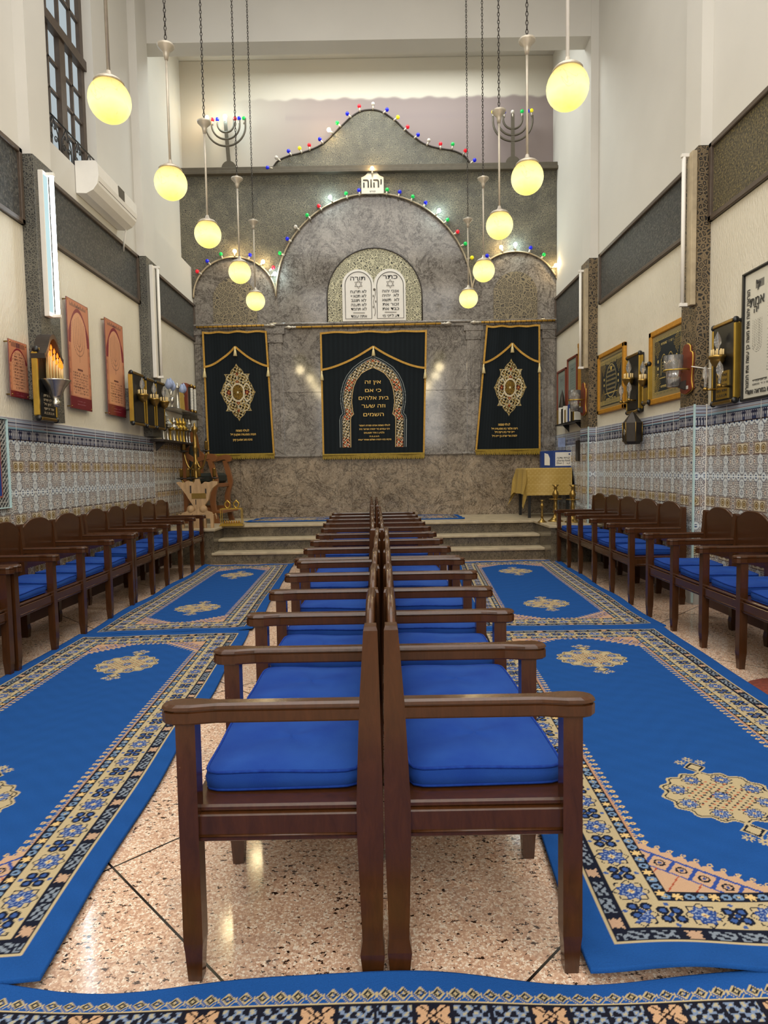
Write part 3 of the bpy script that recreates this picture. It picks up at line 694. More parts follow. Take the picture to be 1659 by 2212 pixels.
def curtain(name, label, corners, medal, arch, lines, seed, valance_tip, side_drop, rod):
    pts = [at(*p, Y=Yb-.09) for p in corners]   # TL TR BR BL
    TL, TR, BR, BL = [(p.x, p.z) for p in pts]
    ox_ = (BL[0]+BR[0])/2; oz_ = BL[1]
    t_ = thing(name, label, 'curtain', (ox_, Yb-.09, oz_))
    W = BR[0]-BL[0]; Hh = TL[1]-BL[1]; rs = np.random.default_rng(seed); ph = rs.uniform(0, 6, 4)
    def P(u, v):
        x = (1-v)*(BL[0]+u*(BR[0]-BL[0]))+v*(TL[0]+u*(TR[0]-TL[0]))-ox_; z = (1-v)*(BL[1]*(1-u)+BR[1]*u)+v*(TL[1]*(1-u)+TR[1]*u)-oz_
        y = .012*np.sin(u*9+ph[0]+.8*v)+.006*np.sin(u*23+ph[1])-.005*v; z = z+.008*np.sin(u*20+ph[2])*v**8
        return np.stack([x, y, z], -1)
    nu = int(W/.0055); nv = int(Hh/.0055)
    def col(u, v):
        x = (u-.5)*W; z = v*Hh; c = np.ones(u.shape+(3,))*cl('1b2125')
        c = c*(1+.12*np.sin(u*140)[..., None])
        if medal: c = medallion(c, x-medal[0], z-medal[1], medal[2], medal[3])
        if arch: c = arch_emb(c, x, z, W, Hh)
        return c
    painted('cloth', 'velvet', P, nu, nv, col, t_)
    PP = lambda u, v, d=.0: tuple(P(np.array(u, float), np.array(v, float))+np.array([0, -d, 0]))
    m = MB()                                        # braid edging
    bw = .028
    def ribbon(path, w):
        for (ua, va), (ub, vb) in zip(path[:-1], path[1:]):
            a, b = Vector(PP(ua, va, .014)), Vector(PP(ub, vb, .014)); d = (b-a).normalized(); nn = Vector((-d.z, 0, d.x))*w/2
            vs = [a-nn, a+nn, b+nn, b-nn]; m.loft([[tuple(p) for p in vs], [tuple(p+Vector((0, .008, 0))) for p in vs]])
    ribbon([(0.008, q/24) for q in range(25)], bw); ribbon([(.992, q/24) for q in range(25)], bw); ribbon([(q/24, .992) for q in range(25)], bw*1.1)
    m.build('braid_edging', 'gold_braid', t_)
    m = MB(); tipv, sdv = valance_tip, side_drop; path = []
    for q in range(41):
        s = q/40; e = abs(s-.5)*2; path.append((s, tipv-(tipv-sdv)*(1-(1-e)**1.55)))
    ribbon(path, bw*1.15); m.build('valance_braid', 'gold_braid', t_)
    for u_, v_ in ((.5, tipv-.03), (.01, sdv-.04), (.99, sdv-.04)):
        c = PP(u_, v_, .03); MB().lathe(c, [(.004, .06), (.012, .03), (.01, .015), (.016, 0), (.032, -.09), (.001, -.092)], 10).build('tassel', 'thread_cream', t_)
    m = MB(); n_ = int(W/.012)                       # bottom fringe
    for q in range(n_):
        u_ = (q+.5)/n_; a = Vector(PP(u_, .022, .02)); l = .082+.012*math.sin(q*2.1)
        m.loft([[(a.x-.0065, a.y-.004, a.z), (a.x+.0065, a.y-.004, a.z), (a.x+.0065, a.y+.006, a.z), (a.x-.0065, a.y+.006, a.z)],
                [(a.x-.005+.003*math.sin(q), a.y-.004, a.z-l), (a.x+.005+.003*math.sin(q), a.y-.004, a.z-l), (a.x+.005, a.y+.006, a.z-l), (a.x-.005, a.y+.006, a.z-l)]])
    m.box((-W/2, -.03, .018), (W/2, -.008, .045), .004); m.build('fringe', 'gold_fringe', t_)
    for s, lx, ly, w, hgt, th in lines:
        p = at(lx, ly, Y=Yb-.115); text(s, hgt*Yb/F_PX*1.45, back_m(p.x-ox_, -.028, p.z-oz_), 'thread_gold', t_, width=w*Yb/F_PX, name='embroidered_line', thick=th)
    # rod
    a = at(*rod[0], Y=Yb-.1); b = at(*rod[1], Y=Yb-.1); rt = thing('curtain_rod', rod[2], 'curtain rod', a)
    d = b-a; MB().tube([(0, 0, 0), tuple(d)], .016, 10).build('pole', 'gold_braid', rt)
    m = MB(); nr = 14
    for q in range(nr): c = d*((q+.5)/nr); m.tube([(c.x, c.y+.021*math.cos(2*PI*i/10), c.z+.021*math.sin(2*PI*i/10)-.004) for i in range(10)], .004, 5, True)
    m.build('ring', 'dark_metal', rt)['kind'] = 'stuff'
    for e, sg in rod[3]:
        c = d*e; MB().lathe((c.x, c.y, c.z), [(.001, 0), (.02, .01*sg), (.012, .04*sg), (.024, .06*sg), (.012, .08*sg), (.028, .11*sg), (.03, .13*sg), (.008, .17*sg), (.001, .19*sg)], 10, 'x').build('finial', 'cap_metal', rt)
    return t_
plain('gold_fringe', '8f7618', .6, .1, var=.35, scale=90)
def arch_emb(c, x, z, W, Hh):
    # photograph zoom frame: 6.38 px/px; curtain 227 px wide
    k = W/(1500-105); X = (x/k)+800; Yv = 1790-(z/k)         # back to the drawing frame (x 800 = middle)
    Xc = np.abs(X-795); ins = Yv < 1665
    wi = np.interp(Yv, [589, 592, 630, 670, 760, 850, 950, 1050, 1170, 1214, 1250, 1300, 1700], [-50, 5, 90, 155, 225, 262, 280, 288, 276, 264, 300, 307, 305])
    wo = np.interp(Yv, [439, 441, 480, 525, 590, 690, 790, 900, 1000, 1080, 1185, 1202, 1240, 1290, 1700], [-50, 5, 98, 175, 265, 345, 395, 425, 435, 430, 411, 407, 440, 450, 450])
    wo2 = np.interp(Yv, [464, 466, 505, 545, 610, 700, 800, 910, 1000, 1080, 1190, 1210, 1250, 1300, 1700], [-50, 5, 90, 160, 245, 322, 370, 400, 408, 405, 384, 380, 414, 424, 424])
    band = (Xc > wi+14) & (Xc < wo2-14) & ins & (Yv > 480)
    c = put(c, band, '15120f'); c = scrolls(c, x, z, band, 62., ('b0945c', 'e6ddc4'))
    seg = np.sin(Yv/62.+.8) > .35; c = put(c, band & seg & (np.sin(x*75+2)*np.sin(z*75) > .1), 'b4532c')
    c = put(c, band & (np.sin(x*140)*np.sin(z*140) > .82), 'f4eedc')
    dW = lambda w: np.minimum(np.abs(Xc-w), 9)
    gi, go, g2 = (np.abs(np.gradient(w_, axis=0))/max(1e-6, abs(Yv[1, 0]-Yv[0, 0])) for w_ in (wi, wo, wo2))
    for w_, g_q, cc, th in ((wi, gi, 'e0c088', 4.5), (wo2, g2, '9aa0a0', 3.2), (wo, go, '9aa0a0', 3.2)): c = put(c, (np.abs(Xc-w_) < th*np.sqrt(1+np.minimum(g_q, 4)**2)) & ins & (w_ > 0), cc)
    return c
def Zc(x, y): return (680+x/6.38, 700+y/6.38)
L_ = []
for s, x, y, w, h, th in (('אין זה', 800, 800, 215, 46, .0002), ('כי אם', 803, 915, 215, 46, .0002), ('בית אלהים', 812, 1020, 405, 48, .0002), ('וזה שער', 808, 1130, 318, 48, .0002), ('השמים', 810, 1248, 275, 48, .0002),
    ('לעילוי נשמת אביט ומורת ראמור', 823, 1397, 420, 22, .0005), ('רבי עמרם ביר יהודה אוראר ניח', 823, 1447, 410, 22, .0005), ('גלביע ג אדר תשעניט', 818, 1498, 275, 22, .0005), ('ת.נ.צ.ב.ה', 820, 1547, 130, 20, .0005), ('נדבת בניו יהודה ושלום אוחיר יצאיו', 828, 1592, 445, 22, .0005)):
    p = Zc(x, y); L_.append((s, p[0], p[1], w/6.38, h/6.38, th))
curtain('ark_curtain', 'wide navy ark curtain embroidered with a gold arch around Hebrew words', [(691, 717), (922, 713), (917, 985), (697, 987)], None, True, L_, 3, .875, .70,
        ((640, 707), (952, 699), 'gilt rod over the wide middle curtain', ((0, -1), (1, 1))))
Zl = lambda x, y: (380+x/6.38, 680+y/6.38)
mW = (593-450.5)*Yb/F_PX
L_ = [(s, *Zl(x, y), w/6.38, h/6.38, .001) for s, x, y, w, h in (('לעילוי נשמת', 918, 1597, 180, 30), ('חנניה ומסעודה ושקצין ז״ל', 928, 1650, 345, 27), ('נדבת מוב שמעון קינן', 920, 1722, 262, 27))]
curtain('ark_curtain', 'narrow navy curtain with jewelled medallion beside the carved wooden chair', [(438, 717), (575, 714), (593, 985), (450.5, 987)], (.0, (987-852)*Yb/F_PX, 38.5*Yb/F_PX, 60*Yb/F_PX), False, L_, 5, .875, .72,
        ((424, 707), (570, 703), 'gilt rod over the narrow curtain beside the wooden chair', ((1, 1),)))
Zr = lambda x, y: (820+x/3.77, 660+y/3.77)
L_ = [(s, *Zr(x, y), w/3.77, h/3.77, .001) for s, x, y, w, h in (('לעילוי נשמות', 1014, 970, 95, 18), ('רינה אלמר בת מסעודה ז״ל', 1017, 1003, 210, 16), ('יפה יורי בת רינה ז״ל', 1018, 1031, 160, 16), ('יהודה ארי שרה בן יפה ז״ל', 1017, 1062, 200, 16))]
curtain('ark_curtain', 'narrow navy curtain with jewelled medallion above the gold-draped table', [(1051, 704), (1165, 702), (1166, 976), (1027, 977)], (-.005, (977-841)*Yb/F_PX, 38.5*Yb/F_PX, 59.5*Yb/F_PX), False, L_, 8, .86, .71,
        ((1040, 696), (1199, 692), 'gilt rod over the narrow curtain near the charity box', ((0, -1),)))

# ------------------------------------------------------------------ pendant globes
def pendant(x, y, label, zc=4.43, chain=True, rodmat='cap_metal', topz=ZC):
    p = at(x, y, Z=3.45); R = .122
    t_ = thing('pendant_lamp', label, 'pendant lamp', p, group='globe pendants in two rows')
    MB().sphere((0, 0, 0), R, 32).build('globe', 'globe_glass', t_)
    MB().lathe((0, 0, 0), [(.085, .092), (.088, .1), (.07, .118), (.045, .13), (.02, .145), (.013, .17)], 20).build('cap', 'cap_metal', t_)
    if chain:
        MB().tube([(0, 0, .16), (0, 0, zc-p.z)], .0095, 8).build('rod', 'cap_metal', t_)
        MB().lathe((0, 0, zc-p.z), [(.012, -.085), (.02, -.05), (.026, -.025), (.06, .008), (.064, .022), (.03, .028), (.012, .05)], 16).build('canopy', 'cap_metal', t_)
        m = MB(); z = zc-p.z+.05; k = 0
        while z < topz-p.z:
            a = (.009, 0) if k % 2 else (0, .009)
            m.tube([(a[0]*math.cos(q*PI/3), a[1]*math.cos(q*PI/3), z+.02*math.sin(q*PI/3)) for q in range(6)], .0035, 4, True); z += .032; k += 1
        m.build('chain', 'dark_metal', t_)
    else: MB().tube([(0, 0, .16), (0, 0, topz-p.z)], .011, 8).build('rod', rodmat, t_)
    point('globe_glow', p+Vector((0, 0, -.2)), 7, (1, .80, .45), .08)
pendant(237, 218, 'large glowing yellow globe on a plain rod beside the tall window, nearest of its row', chain=False, rodmat='steel')
for (x, y), w in (((369, 396), 'second'), ((449, 506), 'third'), ((518, 588), 'fourth'), ((552, 650), 'last')):
    pendant(x, y, 'glowing yellow globe on rod and chain, %s of the row on the window side' % w, topz=7.2 if w == 'last' else ZC)
pendant(1226, 190, 'large glowing yellow globe on a pale rod near the plain wall, nearest of its row', chain=False, rodmat='white')
for (x, y), w in (((1139, 384), 'second'), ((1079, 487), 'third'), ((1045, 585), 'fourth'), ((1012, 645), 'last')):
    pendant(x, y, 'glowing yellow globe on rod and chain, %s of the row on the picture side' % w, topz=7.2 if w == 'last' else ZC)

# ------------------------------------------------------------------ fluorescent battens
def batten(side, y, z0, z1, label, lit):
    X, s = (XL+.115, 1) if side == 'l' else (XR-.115, -1)
    t_ = thing('fluorescent_lamp', label, 'fluorescent lamp', (X, y, z0)); h = z1-z0
    MB().box((0, -.055, 0), (s*.045, .035, h), .004).build('housing', 'white' if side == 'l' else 'nosing', t_)
    m = MB(); m.box((s*.03, -.0, 0), (s*.11, .03, .03), .003); m.box((s*.03, -.0, h-.03), (s*.11, .03, h), .003); m.build('end_holder', 'white', t_)
    if lit: m = MB(); m.box((s*.045, -.05, .04), (s*.05, .01, h-.04)); m.build('reflector', 'tube_glow', t_)
    MB().lathe((s*.085, .015, 0), [(.001, .03), (.017, .03), (.017, h-.03), (.001, h-.03)], 14).build('tube', 'tube_light' if lit else 'white', t_)
zt, zb = at(90, 355, X=XL+.2).z, at(95, 672, X=XL+.2).z
batten('l', 5.76, zb, zt, 'lit vertical fluorescent tube glaring on the carved pier beside the air conditioner', True)
batten('l', 8.40, at(318, 808, X=XL+.15).z, at(310, 556, X=XL+.15).z, 'unlit white vertical fluorescent batten above the three memorial lamps', False)
batten('r', 5.76, at(1480, 663, X=XR-.17).z, at(1480, 338, X=XR-.17).z, 'unlit vertical fluorescent batten on the carved pier nearest the lettered parchment', False)
batten('r', 8.70, at(1262, 795, X=XR-.17).z, at(1262, 580, X=XR-.17).z, 'unlit vertical fluorescent batten on the carved pier nearest the ark', False)

# ------------------------------------------------------------------ air conditioner
t_ = thing('air_conditioner', 'white wall air conditioner under the tall window', 'air conditioner', (XL+.006, 6.68, 4.08)); h = .31; L = 1.0
pr = [(0, 0), (.1, -.005), (.17, .03), (.215, .09), (.23, .17), (.225, .28), (.2, h), (0, h)]
MB().prism(pr, 'y', 0, L).build('body', 'white', t_)
MB().prism([(p[0]*1.01, p[1]*1.01) for p in pr], 'y', -.02, 0).build('end_cap', 'white', t_)
MB().tube([(.221, .01, .12), (.221, L-.01, .12)], .003, 4).build('seam', 'frame_brown', t_)
MB().box((.225, .48, .17), (.232, .64, .28)).build('sticker', 'bronze_paint', t_)
MB().tube([(.1, L-.02, -.0), (.06, L+.02, -.12), (.015, L+.1, -.2)], .01, 6).build('drain_hose', 'white', t_)

# ------------------------------------------------------------------ printed posters and framed things
def glyph_rows(c, x, z, rows, x0, x1, cc, h, seed=1, wob=0.):
    """small hebrew-like block letters too tiny to read in the photograph"""
    rs = np.random.default_rng(seed)
    for zr, a, b in rows:
        zc_ = zr; m = (np.abs(z-zc_) < h/2) & (x > a) & (x < b)
        ci = np.floor((x-a)/(h*.8)).astype(int); fx = ((x-a)/(h*.8)) % 1; fz = (z-zc_)/h+.5
        r1 = rs.random(400); r2 = rs.random(400); r3 = rs.random(400); i = np.clip(ci, 0, 399)
        sp = r1[i] > .16
        k = ((fz > .72) & (fx < .85)) | ((fx > .62) & (fx < .85) & (r2[i] > .25)) | ((fz < .28) & (fx < .85) & (r3[i] > .55)) | ((fx < .25) & (r3[i] < .4))
        c = put(c, m & sp & k, cc)
    return c
def wall_panel(side, off, y0, y1, z0, z1, res, col, name, label, cat, frame=None, fw=.0, depth=.02, mat='print', group=None):
    X = XL+off if side == 'l' else XR-off; s = 1 if side == 'l' else -1
    t_ = thing(name, label, cat, (X, (y0+y1)/2, z0), group=group); W = y1-y0; H = z1-z0
    # u runs the way a reader sees it: on the left wall towards +Y, on the right wall towards -Y
    A = (s*depth, (-W/2+fw)*s, fw); Bq = (s*depth, (W/2-fw)*s, fw); C = (s*depth, (W/2-fw)*s, H-fw); D = (s*depth, (-W/2+fw)*s, H-fw)
    painted('sheet', mat, quadP(A, Bq, C, D), max(6, int((W-2*fw)/res)), max(6, int((H-2*fw)/res)), lambda u, v: col(u*(W-2*fw), v*(H-2*fw), W-2*fw, H-2*fw), t_, skirt=(-s*depth*.9, 0, 0))
    if frame:
        m = MB(); d0 = depth+.018
        for a, b in (((-W/2, 0), (W/2, fw)), ((-W/2, H-fw), (W/2, H)), ((-W/2, 0), (-W/2+fw, H)), ((W/2-fw, 0), (W/2, H))):
            m.box((0, a[0], a[1]), (s*d0, b[0], b[1]), min(.008, fw*.3))
        m.build('frame', frame, t_)
    return t_
def poster(tall):
    def f(x, z, W, H):
        c = np.ones(x.shape+(3,))*cl('bd7a5b'); X = x/W; Zq = z/H
        c = put(c, .35*np.exp(-((X-.5)/.16)**2)*(Zq < .75), 'dcae8e'); c = put(c, Zq < .115, '6b1c26')
        top = .90 if tall else .84; sp = top-.14*(np.abs(X-.5)/.36)**2
        arch = (np.abs(X-.5) < .38-.1*np.clip((Zq-.6)/.3, 0, 1)) & (Zq > .125) & (Zq < sp)
        c = put(c, (~arch) & (Zq > .6) & (Zq < sp+.035) & (np.abs(X-.5) < .47), '7c2430'); c = put(c, arch, 'cf9572')
        c = put(c, (np.abs(X-.5) > .43) & (Zq < .6) & (Zq > .115) & (np.sin(Zq*60) > .3), 'a06a50')
        cr = (np.abs(X-.5) < .38) & (Zq > top+.035) & (Zq < .975) & (np.abs(np.sin(X*25))*.03+Zq < .985); c = put(c, cr, '8c5c48'); c = put(c, (np.abs(X-.5) < .08) & (Zq > top+.04) & (Zq < .96) & (np.abs(X-.5) > .015), '58323a')
        c = put(c, (np.minimum(X, 1-X) < .012) | (np.minimum(Zq, 1-Zq) < .005), '6a2c2c')
        if tall:
            for k in range(4):                         # seven-armed lamp drawn in lines of letters
                r = .075*k*W/.4*1.05
                if k == 0: mm = (np.abs(x-W/2) < .004) & (Zq > .44) & (Zq < .86)
                else:
                    zc_ = .63*H; d = np.hypot(x-W/2, (z-zc_)*.8); rr = W*.082*k
                    mm = ((np.abs(d-rr) < .0045) & (z < zc_)) | ((np.abs(np.abs(x-W/2)-rr) < .004) & (z >= zc_) & (Zq < .865-.02*k))
                c = put(c, mm & (np.sin(z*420+x*300) > -.3), '5a3a34')
            c = put(c, arch & (Zq > .36) & (Zq < .38) & (np.abs(X-.5) < .12), '6a4038')
            c = glyph_rows(c, x, z, [(H*q, W*.16, W*.84) for q in np.linspace(.15, .335, 8)], 0, W, '4a2a26', H*.015, 3)
        else:
            c = glyph_rows(c, x, z, [(H*q, W*(.18+.12*(i in (0, 11))), W*(.82-.12*(i in (0, 11)))) for i, q in enumerate(np.linspace(.17, .77, 12)[::-1])], 0, W, '4a2a26', H*.03, 5)
        c = glyph_rows(c, x, z, [(H*q, W*.3, W*.7) for q in (.045, .075)], 0, W, 'a06870', H*.008, 9)
        return c
    return f
def wl(px_, y0, y1, off=.04, side='l'):     # height of two pixel rows on a wall
    X = XL+off if side == 'l' else XR-off; a = at(px_, y0, X=X); b = at(px_, y1, X=X); return a, b
def place_panel(side, off, TLp, BLp, TRp, BRp):
    X = XL+off if side == 'l' else XR-off
    P = [at(*p, X=X) for p in (TLp, BLp, TRp, BRp)]
    ya = (P[0].y+P[1].y)/2; yb = (P[2].y+P[3].y)/2; zt = (P[0].z+P[2].z)/2; zb = (P[1].z+P[3].z)/2
    return min(ya, yb), max(ya, yb), zb, zt
for q, tall, lab in (((  (18.5, 731), (24, 855.6), (58, 744), (64, 864)), False, 'small copper-coloured prayer poster with maroon foot, nearest the wall edge of the frame'),
                ((  (144.5, 639), (153, 880), (190, 666), (200, 890)), True, 'tall copper-coloured menorah poster, larger-looking one next to the candle shrine'),
                ((  (226, 685), (235, 894), (264, 705), (274, 904)), True, 'tall copper-coloured menorah poster next to the three memorial lamps')):
    y0, y1, z0, z1 = place_panel('l', .05, *q)
    t_ = wall_panel('l', .04, y0, y1, z0, z1, .0038, poster(tall), 'prayer_poster', lab, 'poster', depth=.008)
    W = y1-y0; H = z1-z0
    for a, b in ((-1, .02), (1, .02), (-1, H-.02), (1, H-.02)): MB().lathe((0, a*(W/2-.02), b), [(.006, -.04), (.006, .012), (.001, .013)], 8, 'x').build('standoff', 'brass', t_)

# memorial lamps: gilt-railed dark boards with a cup of electric candles
def memorial(side, off, q, label, flames=False, plate='dark', crown=False, extra=False, txt=None, group=None):
    y0, y1, z0, z1 = place_panel(side, off, *q); s = 1 if side == 'l' else -1; X = XL+.13 if side == 'l' else XR-.012
    W = (y1-y0)*(.82 if flames else .9); H = z1-z0
    t_ = thing('memorial_lamp', label, 'memorial lamp', (X, (y0+y1)/2, z0), group=group)
    MB().box((-s*.02 if side == 'r' else 0, -W/2, 0), (s*.045, W/2, H), .01).build('board', 'black', t_)
    if side == 'l': MB().box((-.128, -W*.2, H*.3), (0, W*.2, H*.7)).build('wall_mount', 'carved_pier_grey', t_)
    for e in (-1, 1):
        MB().box((s*.0, e*(W/2)-.012, .03), (s*.05, e*(W/2)+.012, H-.03), .009).build('gilt_rail', 'gold', t_)
        for zk in (.013, H-.013): MB().sphere((s*.035, e*W/2, zk), .028, 10, (1, .6, 1)).build('end_knob', 'black', t_)
    for zk in (.008, H-.012): MB().box((s*.02, -W/2+.02, zk-.012), (s*.058, W/2-.02, zk+.016), .006).build('edge_rail', 'brass', t_)
    cz_ = H*.56 if flames else H*.55; r = .085 if flames else min(.062, W*.3); cx = s*(.03+r)
    if flames: prf = [(.02, -.22), (.035, -.21), (.035, -.17), (.025, -.16), (.05, -.12), (.075, -.06), (.12, .0), (.125, .01), (.08, .005)]
    else: prf = [(.01, -r*1.1), (r*.6, -r*.8), (r*.9, -r*.2), (r*.9, 0), (r*1.1, .01), (r*1.1, .03), (.01, .03)]
    MB().lathe((cx, 0, cz_), prf, 18).build('cup', 'silver' if flames else 'brass', t_)
    nn = 16 if flames else 9
    rs = random.Random(int(y0*100))
    for i in range(nn):
        a = 2*PI*i/nn; rr = r*.7; h_ = (.10+.2*(1-(math.cos(a)*s+1)/2)) if flames else .08
        px_, py_ = cx+rr*math.cos(a), rr*math.sin(a)
        cd = MB().tube([(px_, py_, cz_), (px_, py_, cz_+h_)], .007, 6).build('electric_candle', 'candle_ivory', t_)
        if flames: MB().lathe((px_, py_, cz_+h_), [(.001, 0), (.011, .012), (.009, .03), (.001, .05)], 6).build('flame', 'flame_bulb', cd)
    if flames: point('candle_glow', Vector((X+cx+.1, (y0+y1)/2, z0+cz_+.3)), 1.2, (1, .45, .15), .05)
    else: MB().lathe((cx, 0, cz_+.02), [(.012, 0), (.012, .07), (.03, .11), (.026, .15), (.004, .2), (.001, .205)], 12).build('bulb', 'clear_glass', t_)
    if plate == 'gold':
        MB().box((s*.045, -W*.28, H*.06), (s*.052, W*.28, H*.4)).build('name_plate', 'gold', t_)
    else:
        MB().box((s*.045, -W*.33, H*.06), (s*.05, W*.33, H*.38)).build('name_plate', 'dark_metal' if plate == 'grey' else 'black', t_)
    mm = (left_m if s > 0 else right_m)(s*.0535, 0, 0)
    if txt:
        for i, w in enumerate(txt):
            text(w, .032, (left_m if s > 0 else right_m)(s*.0535, 0, H*(.35-.062*i)), 'ink' if plate == 'gold' else 'nosing', t_, width=W*.46 if plate == 'gold' else W*.56)
    if crown:   # little tiled-roof hood
        pts = [(-W*.56, -.10), (-W*.5, -.095), (-W*.33, -.03), (-.2*W, .05), (0, .085), (.2*W, .05), (W*.33, -.03), (W*.5, -.095), (W*.56, -.10)]
        pts = cr_(pts, 4); out = [(p[0], p[1]+H+.05) for p in pts]; inn = [(p[0]*.97, p[1]+H+.01) for p in pts]
        MB().strip(inn, out, 'x', 0, s*.12).build('hood', 'dark_wood', t_)
    if extra:
        for e in (-1, 1):
            MB().tube([(s*.05, e*W*.3, H*.2), (s*.13, e*W*.34, H*.2)], .01, 6).lathe((s*.13, e*W*.34, H*.2), [(.02, -.01), (.02, .01), (.01, .02)], 8).build('side_bracket', 'brass', t_)
            MB().lathe((s*.13, e*W*.34, H*.2), [(.012, .02), (.012, .08), (.028, .12), (.024, .16), (.003, .2)], 10).build('side_bulb', 'clear_glass', t_)
    return t_
memorial('l', .17, ((70, 752), (84, 905), (121, 762), (124, 912)), 'large memorial board with hood and a silver cup of glowing orange candles', flames=True, crown=True, txt=('הורי אהוב מר יצחק', 'מכלוף ומרים', 'חלפון זיל', 'עמר דכי יוסף', 'ת.נ.צ.ב.ה'))
memorial('l', .18, ((283, 800), (290, 915), (312, 812), (316, 922)), 'gilt-railed memorial lamp beside the second menorah poster, nearest of three joined boards', plate='grey', group='three joined memorial lamps')
memorial('l', .18, ((314, 813), (320, 920), (334, 824), (337, 928)), 'gilt-railed memorial lamp, middle board of the three joined ones', plate='black', group='three joined memorial lamps')
memorial('l', .18, ((336, 822), (341, 925), (356, 830), (358, 930)), 'gilt-railed memorial lamp, last of the three boards before the glass shelf', plate='grey', group='three joined memorial lamps')
memorial('r', .05, ((1592, 690), (1589, 873), (1540, 703), (1537, 872)), 'gilt-railed memorial lamp with brass name plate next to the lettered parchment', plate='gold', extra=True,
         txt=('לעילוי נשמת', 'הרב משה', 'בן שמעון', 'נפטר ביום', 'ת.נ.צ.ב.ה'))
memorial('r', .05, ((1384, 760), (1382, 890), (1353, 772), (1355, 893)), 'gilt-railed memorial lamp between the two gilt-framed embroideries', plate='black', extra=True)
memorial('r', .05, ((1402, 783), (1403, 873), (1388, 790), (1390, 872)), 'small gilt memorial lamp tucked against the larger gilt frame', plate='gold')

# framed embroideries
def embroidery(two):
    def f(x, z, W, H):
        c = np.ones(x.shape+(3,))*cl('14222b'); X = x/W; Zq = z/H
        e = np.minimum(np.minimum(x, W-x), np.minimum(z, H-z))
        c = put(c, (e < .03), '8b7c58'); bz = (e > .03) & (e < .055) if two else ((z < .16*H) & (z > .07*H)) | ((z > .84*H) & (z < .94*H))
        c = put(c, bz & (np.sin(x*260)*np.sin(z*260) > -.1), 'a3925c'); c = put(c, np.abs(e-.058) < .0025, 'b5a469')
        xm, zm = x-W/2, z-H/2
        for sx in (-1, 1):
            for sz in (-1, 1):
                d = np.abs(xm-sx*W*.32)/.085+np.abs(zm-sz*H*.28)/.11; k = np.abs(np.sin(x*130+z*40))+np.abs(np.sin(z*150-x*60))
                c = put(c, (d < 1) & (k < .85), 'c9ad55')
        if two:
            for sx in (-1, 1):
                xx = xm-sx*W*.11; tp = H*.16-(np.abs(xx)/(W*.085))**2*.06; ins = (np.abs(xx) < W*.085) & (zm < tp) & (zm > -H*.16)
                ed = (np.abs(np.abs(xx)-W*.085) < .0035) & (zm < H*.1) & (zm > -H*.16) | (np.abs(zm-tp) < .0045) & (np.abs(xx) < W*.085)
                c = put(c, ed, 'c2a75a'); c = glyph_rows(c, x, z, [(H/2+q, W/2+sx*W*.11-W*.05, W/2+sx*W*.11+W*.05) for q in np.linspace(-H*.1, H*.08, 5)], 0, W, 'b39b58', .012, 4)
            c = put(c, (np.abs(zm+H*.2) < .003) & (np.abs(xm) < W*.25), 'c2a75a')
        else:
            d = np.hypot(xm/.18, zm/.2); c = put(c, (np.abs(d-1) < .025), 'b5a469'); k = np.abs(np.sin(x*70+np.sin(z*50)*1.5))*np.abs(np.sin(z*60)); c = put(c, (d < .95) & (k > .7), 'a9986a')
            c = put(c, (np.abs(zm+H*.22) < .003) & (np.abs(xm) < W*.28), 'c2a75a'); d = np.hypot(xm, zm-H*.23); c = put(c, d < .025, 'c9ad55')
        for zz in (.36, -.36): c = glyph_rows(c, x, z, [(H/2+zz*H*.93, W*.3, W*.7)], 0, W, 'c9b26a', .02, 6)
        for xx in (.2, .8): c = put(c, (np.abs(X-xx) < .02) & (np.sin(z*90) > .2) & (np.abs(zm) < H*.13), 'c9b26a')
        return c
    return f
y0, y1, z0, z1 = place_panel('r', .04, (1346, 742), (1347, 885), (1289, 765), (1290, 893))
wall_panel('r', 0, y0, y1, z0, z1, .0042, embroidery(False), 'framed_embroidery', 'navy embroidery in gilt frame, smaller of the pair, beside the far carved pier', 'picture', 'gilt_wood', .055, .02)
y0, y1, z0, z1 = place_panel('r', .04, (1476, 686), (1480, 858), (1399, 717), (1401, 876))
wall_panel('r', 0, y0, y1+.0, z0, z1, .0042, embroidery(True), 'framed_embroidery', 'dark green embroidery in gilt frame, larger of the pair, partly behind the near carved pier', 'picture', 'gilt_wood', .06, .02)
def parchment(x, z, W, H):
    c = np.ones(x.shape+(3,))*cl('cfccc0'); xm = W/2
    c = put(c, (np.abs(x-W/2) < W*.36) & (z > H*.86) & (z < H*.92) & (np.sin(x*40) > -.6), '5b5b5b')
    for k in range(4):
        for (cx, zc_, r0, zt_) in ((W*.83, H*.42, .035, H*.62), (W*.5, H*.35, .07, H*.7), (W*.17, H*.42, .035, H*.62), (W*.72, H*.17, .02, H*.27)):
            rr = r0*(k+.6)/2.2; d = np.hypot(x-cx, z-zc_)
            mm = ((np.abs(d-rr) < .003) & (z < zc_)) | ((np.abs(np.abs(x-cx)-rr) < .0025) & (z >= zc_) & (z < zt_))
            c = put(c, mm & (np.sin(z*330+x*200) > -.5), '55544f')
    c = glyph_rows(c, x, z, [(H*q, W*.12, W*.93) for q in (.1, .13)], 0, W, '3a3936', H*.018, 12)
    c = glyph_rows(c, x, z, [(H*q, W*.3, W*.68) for q in np.linspace(.2, .8, 26)], 0, W, '6a6862', H*.009, 14)
    c = put(c, (np.abs(x-W*.83) < .04) & (np.abs(z-H*.335) < .035) & (np.sin(x*300)*np.sin(z*300) > 0), '4a4a46')
    c = put(c, (np.abs(x-W*.83) < .035) & (np.abs(z-H*.19) < .045) & (np.sin(x*250+z*90) > .1), '77756d')
    return c
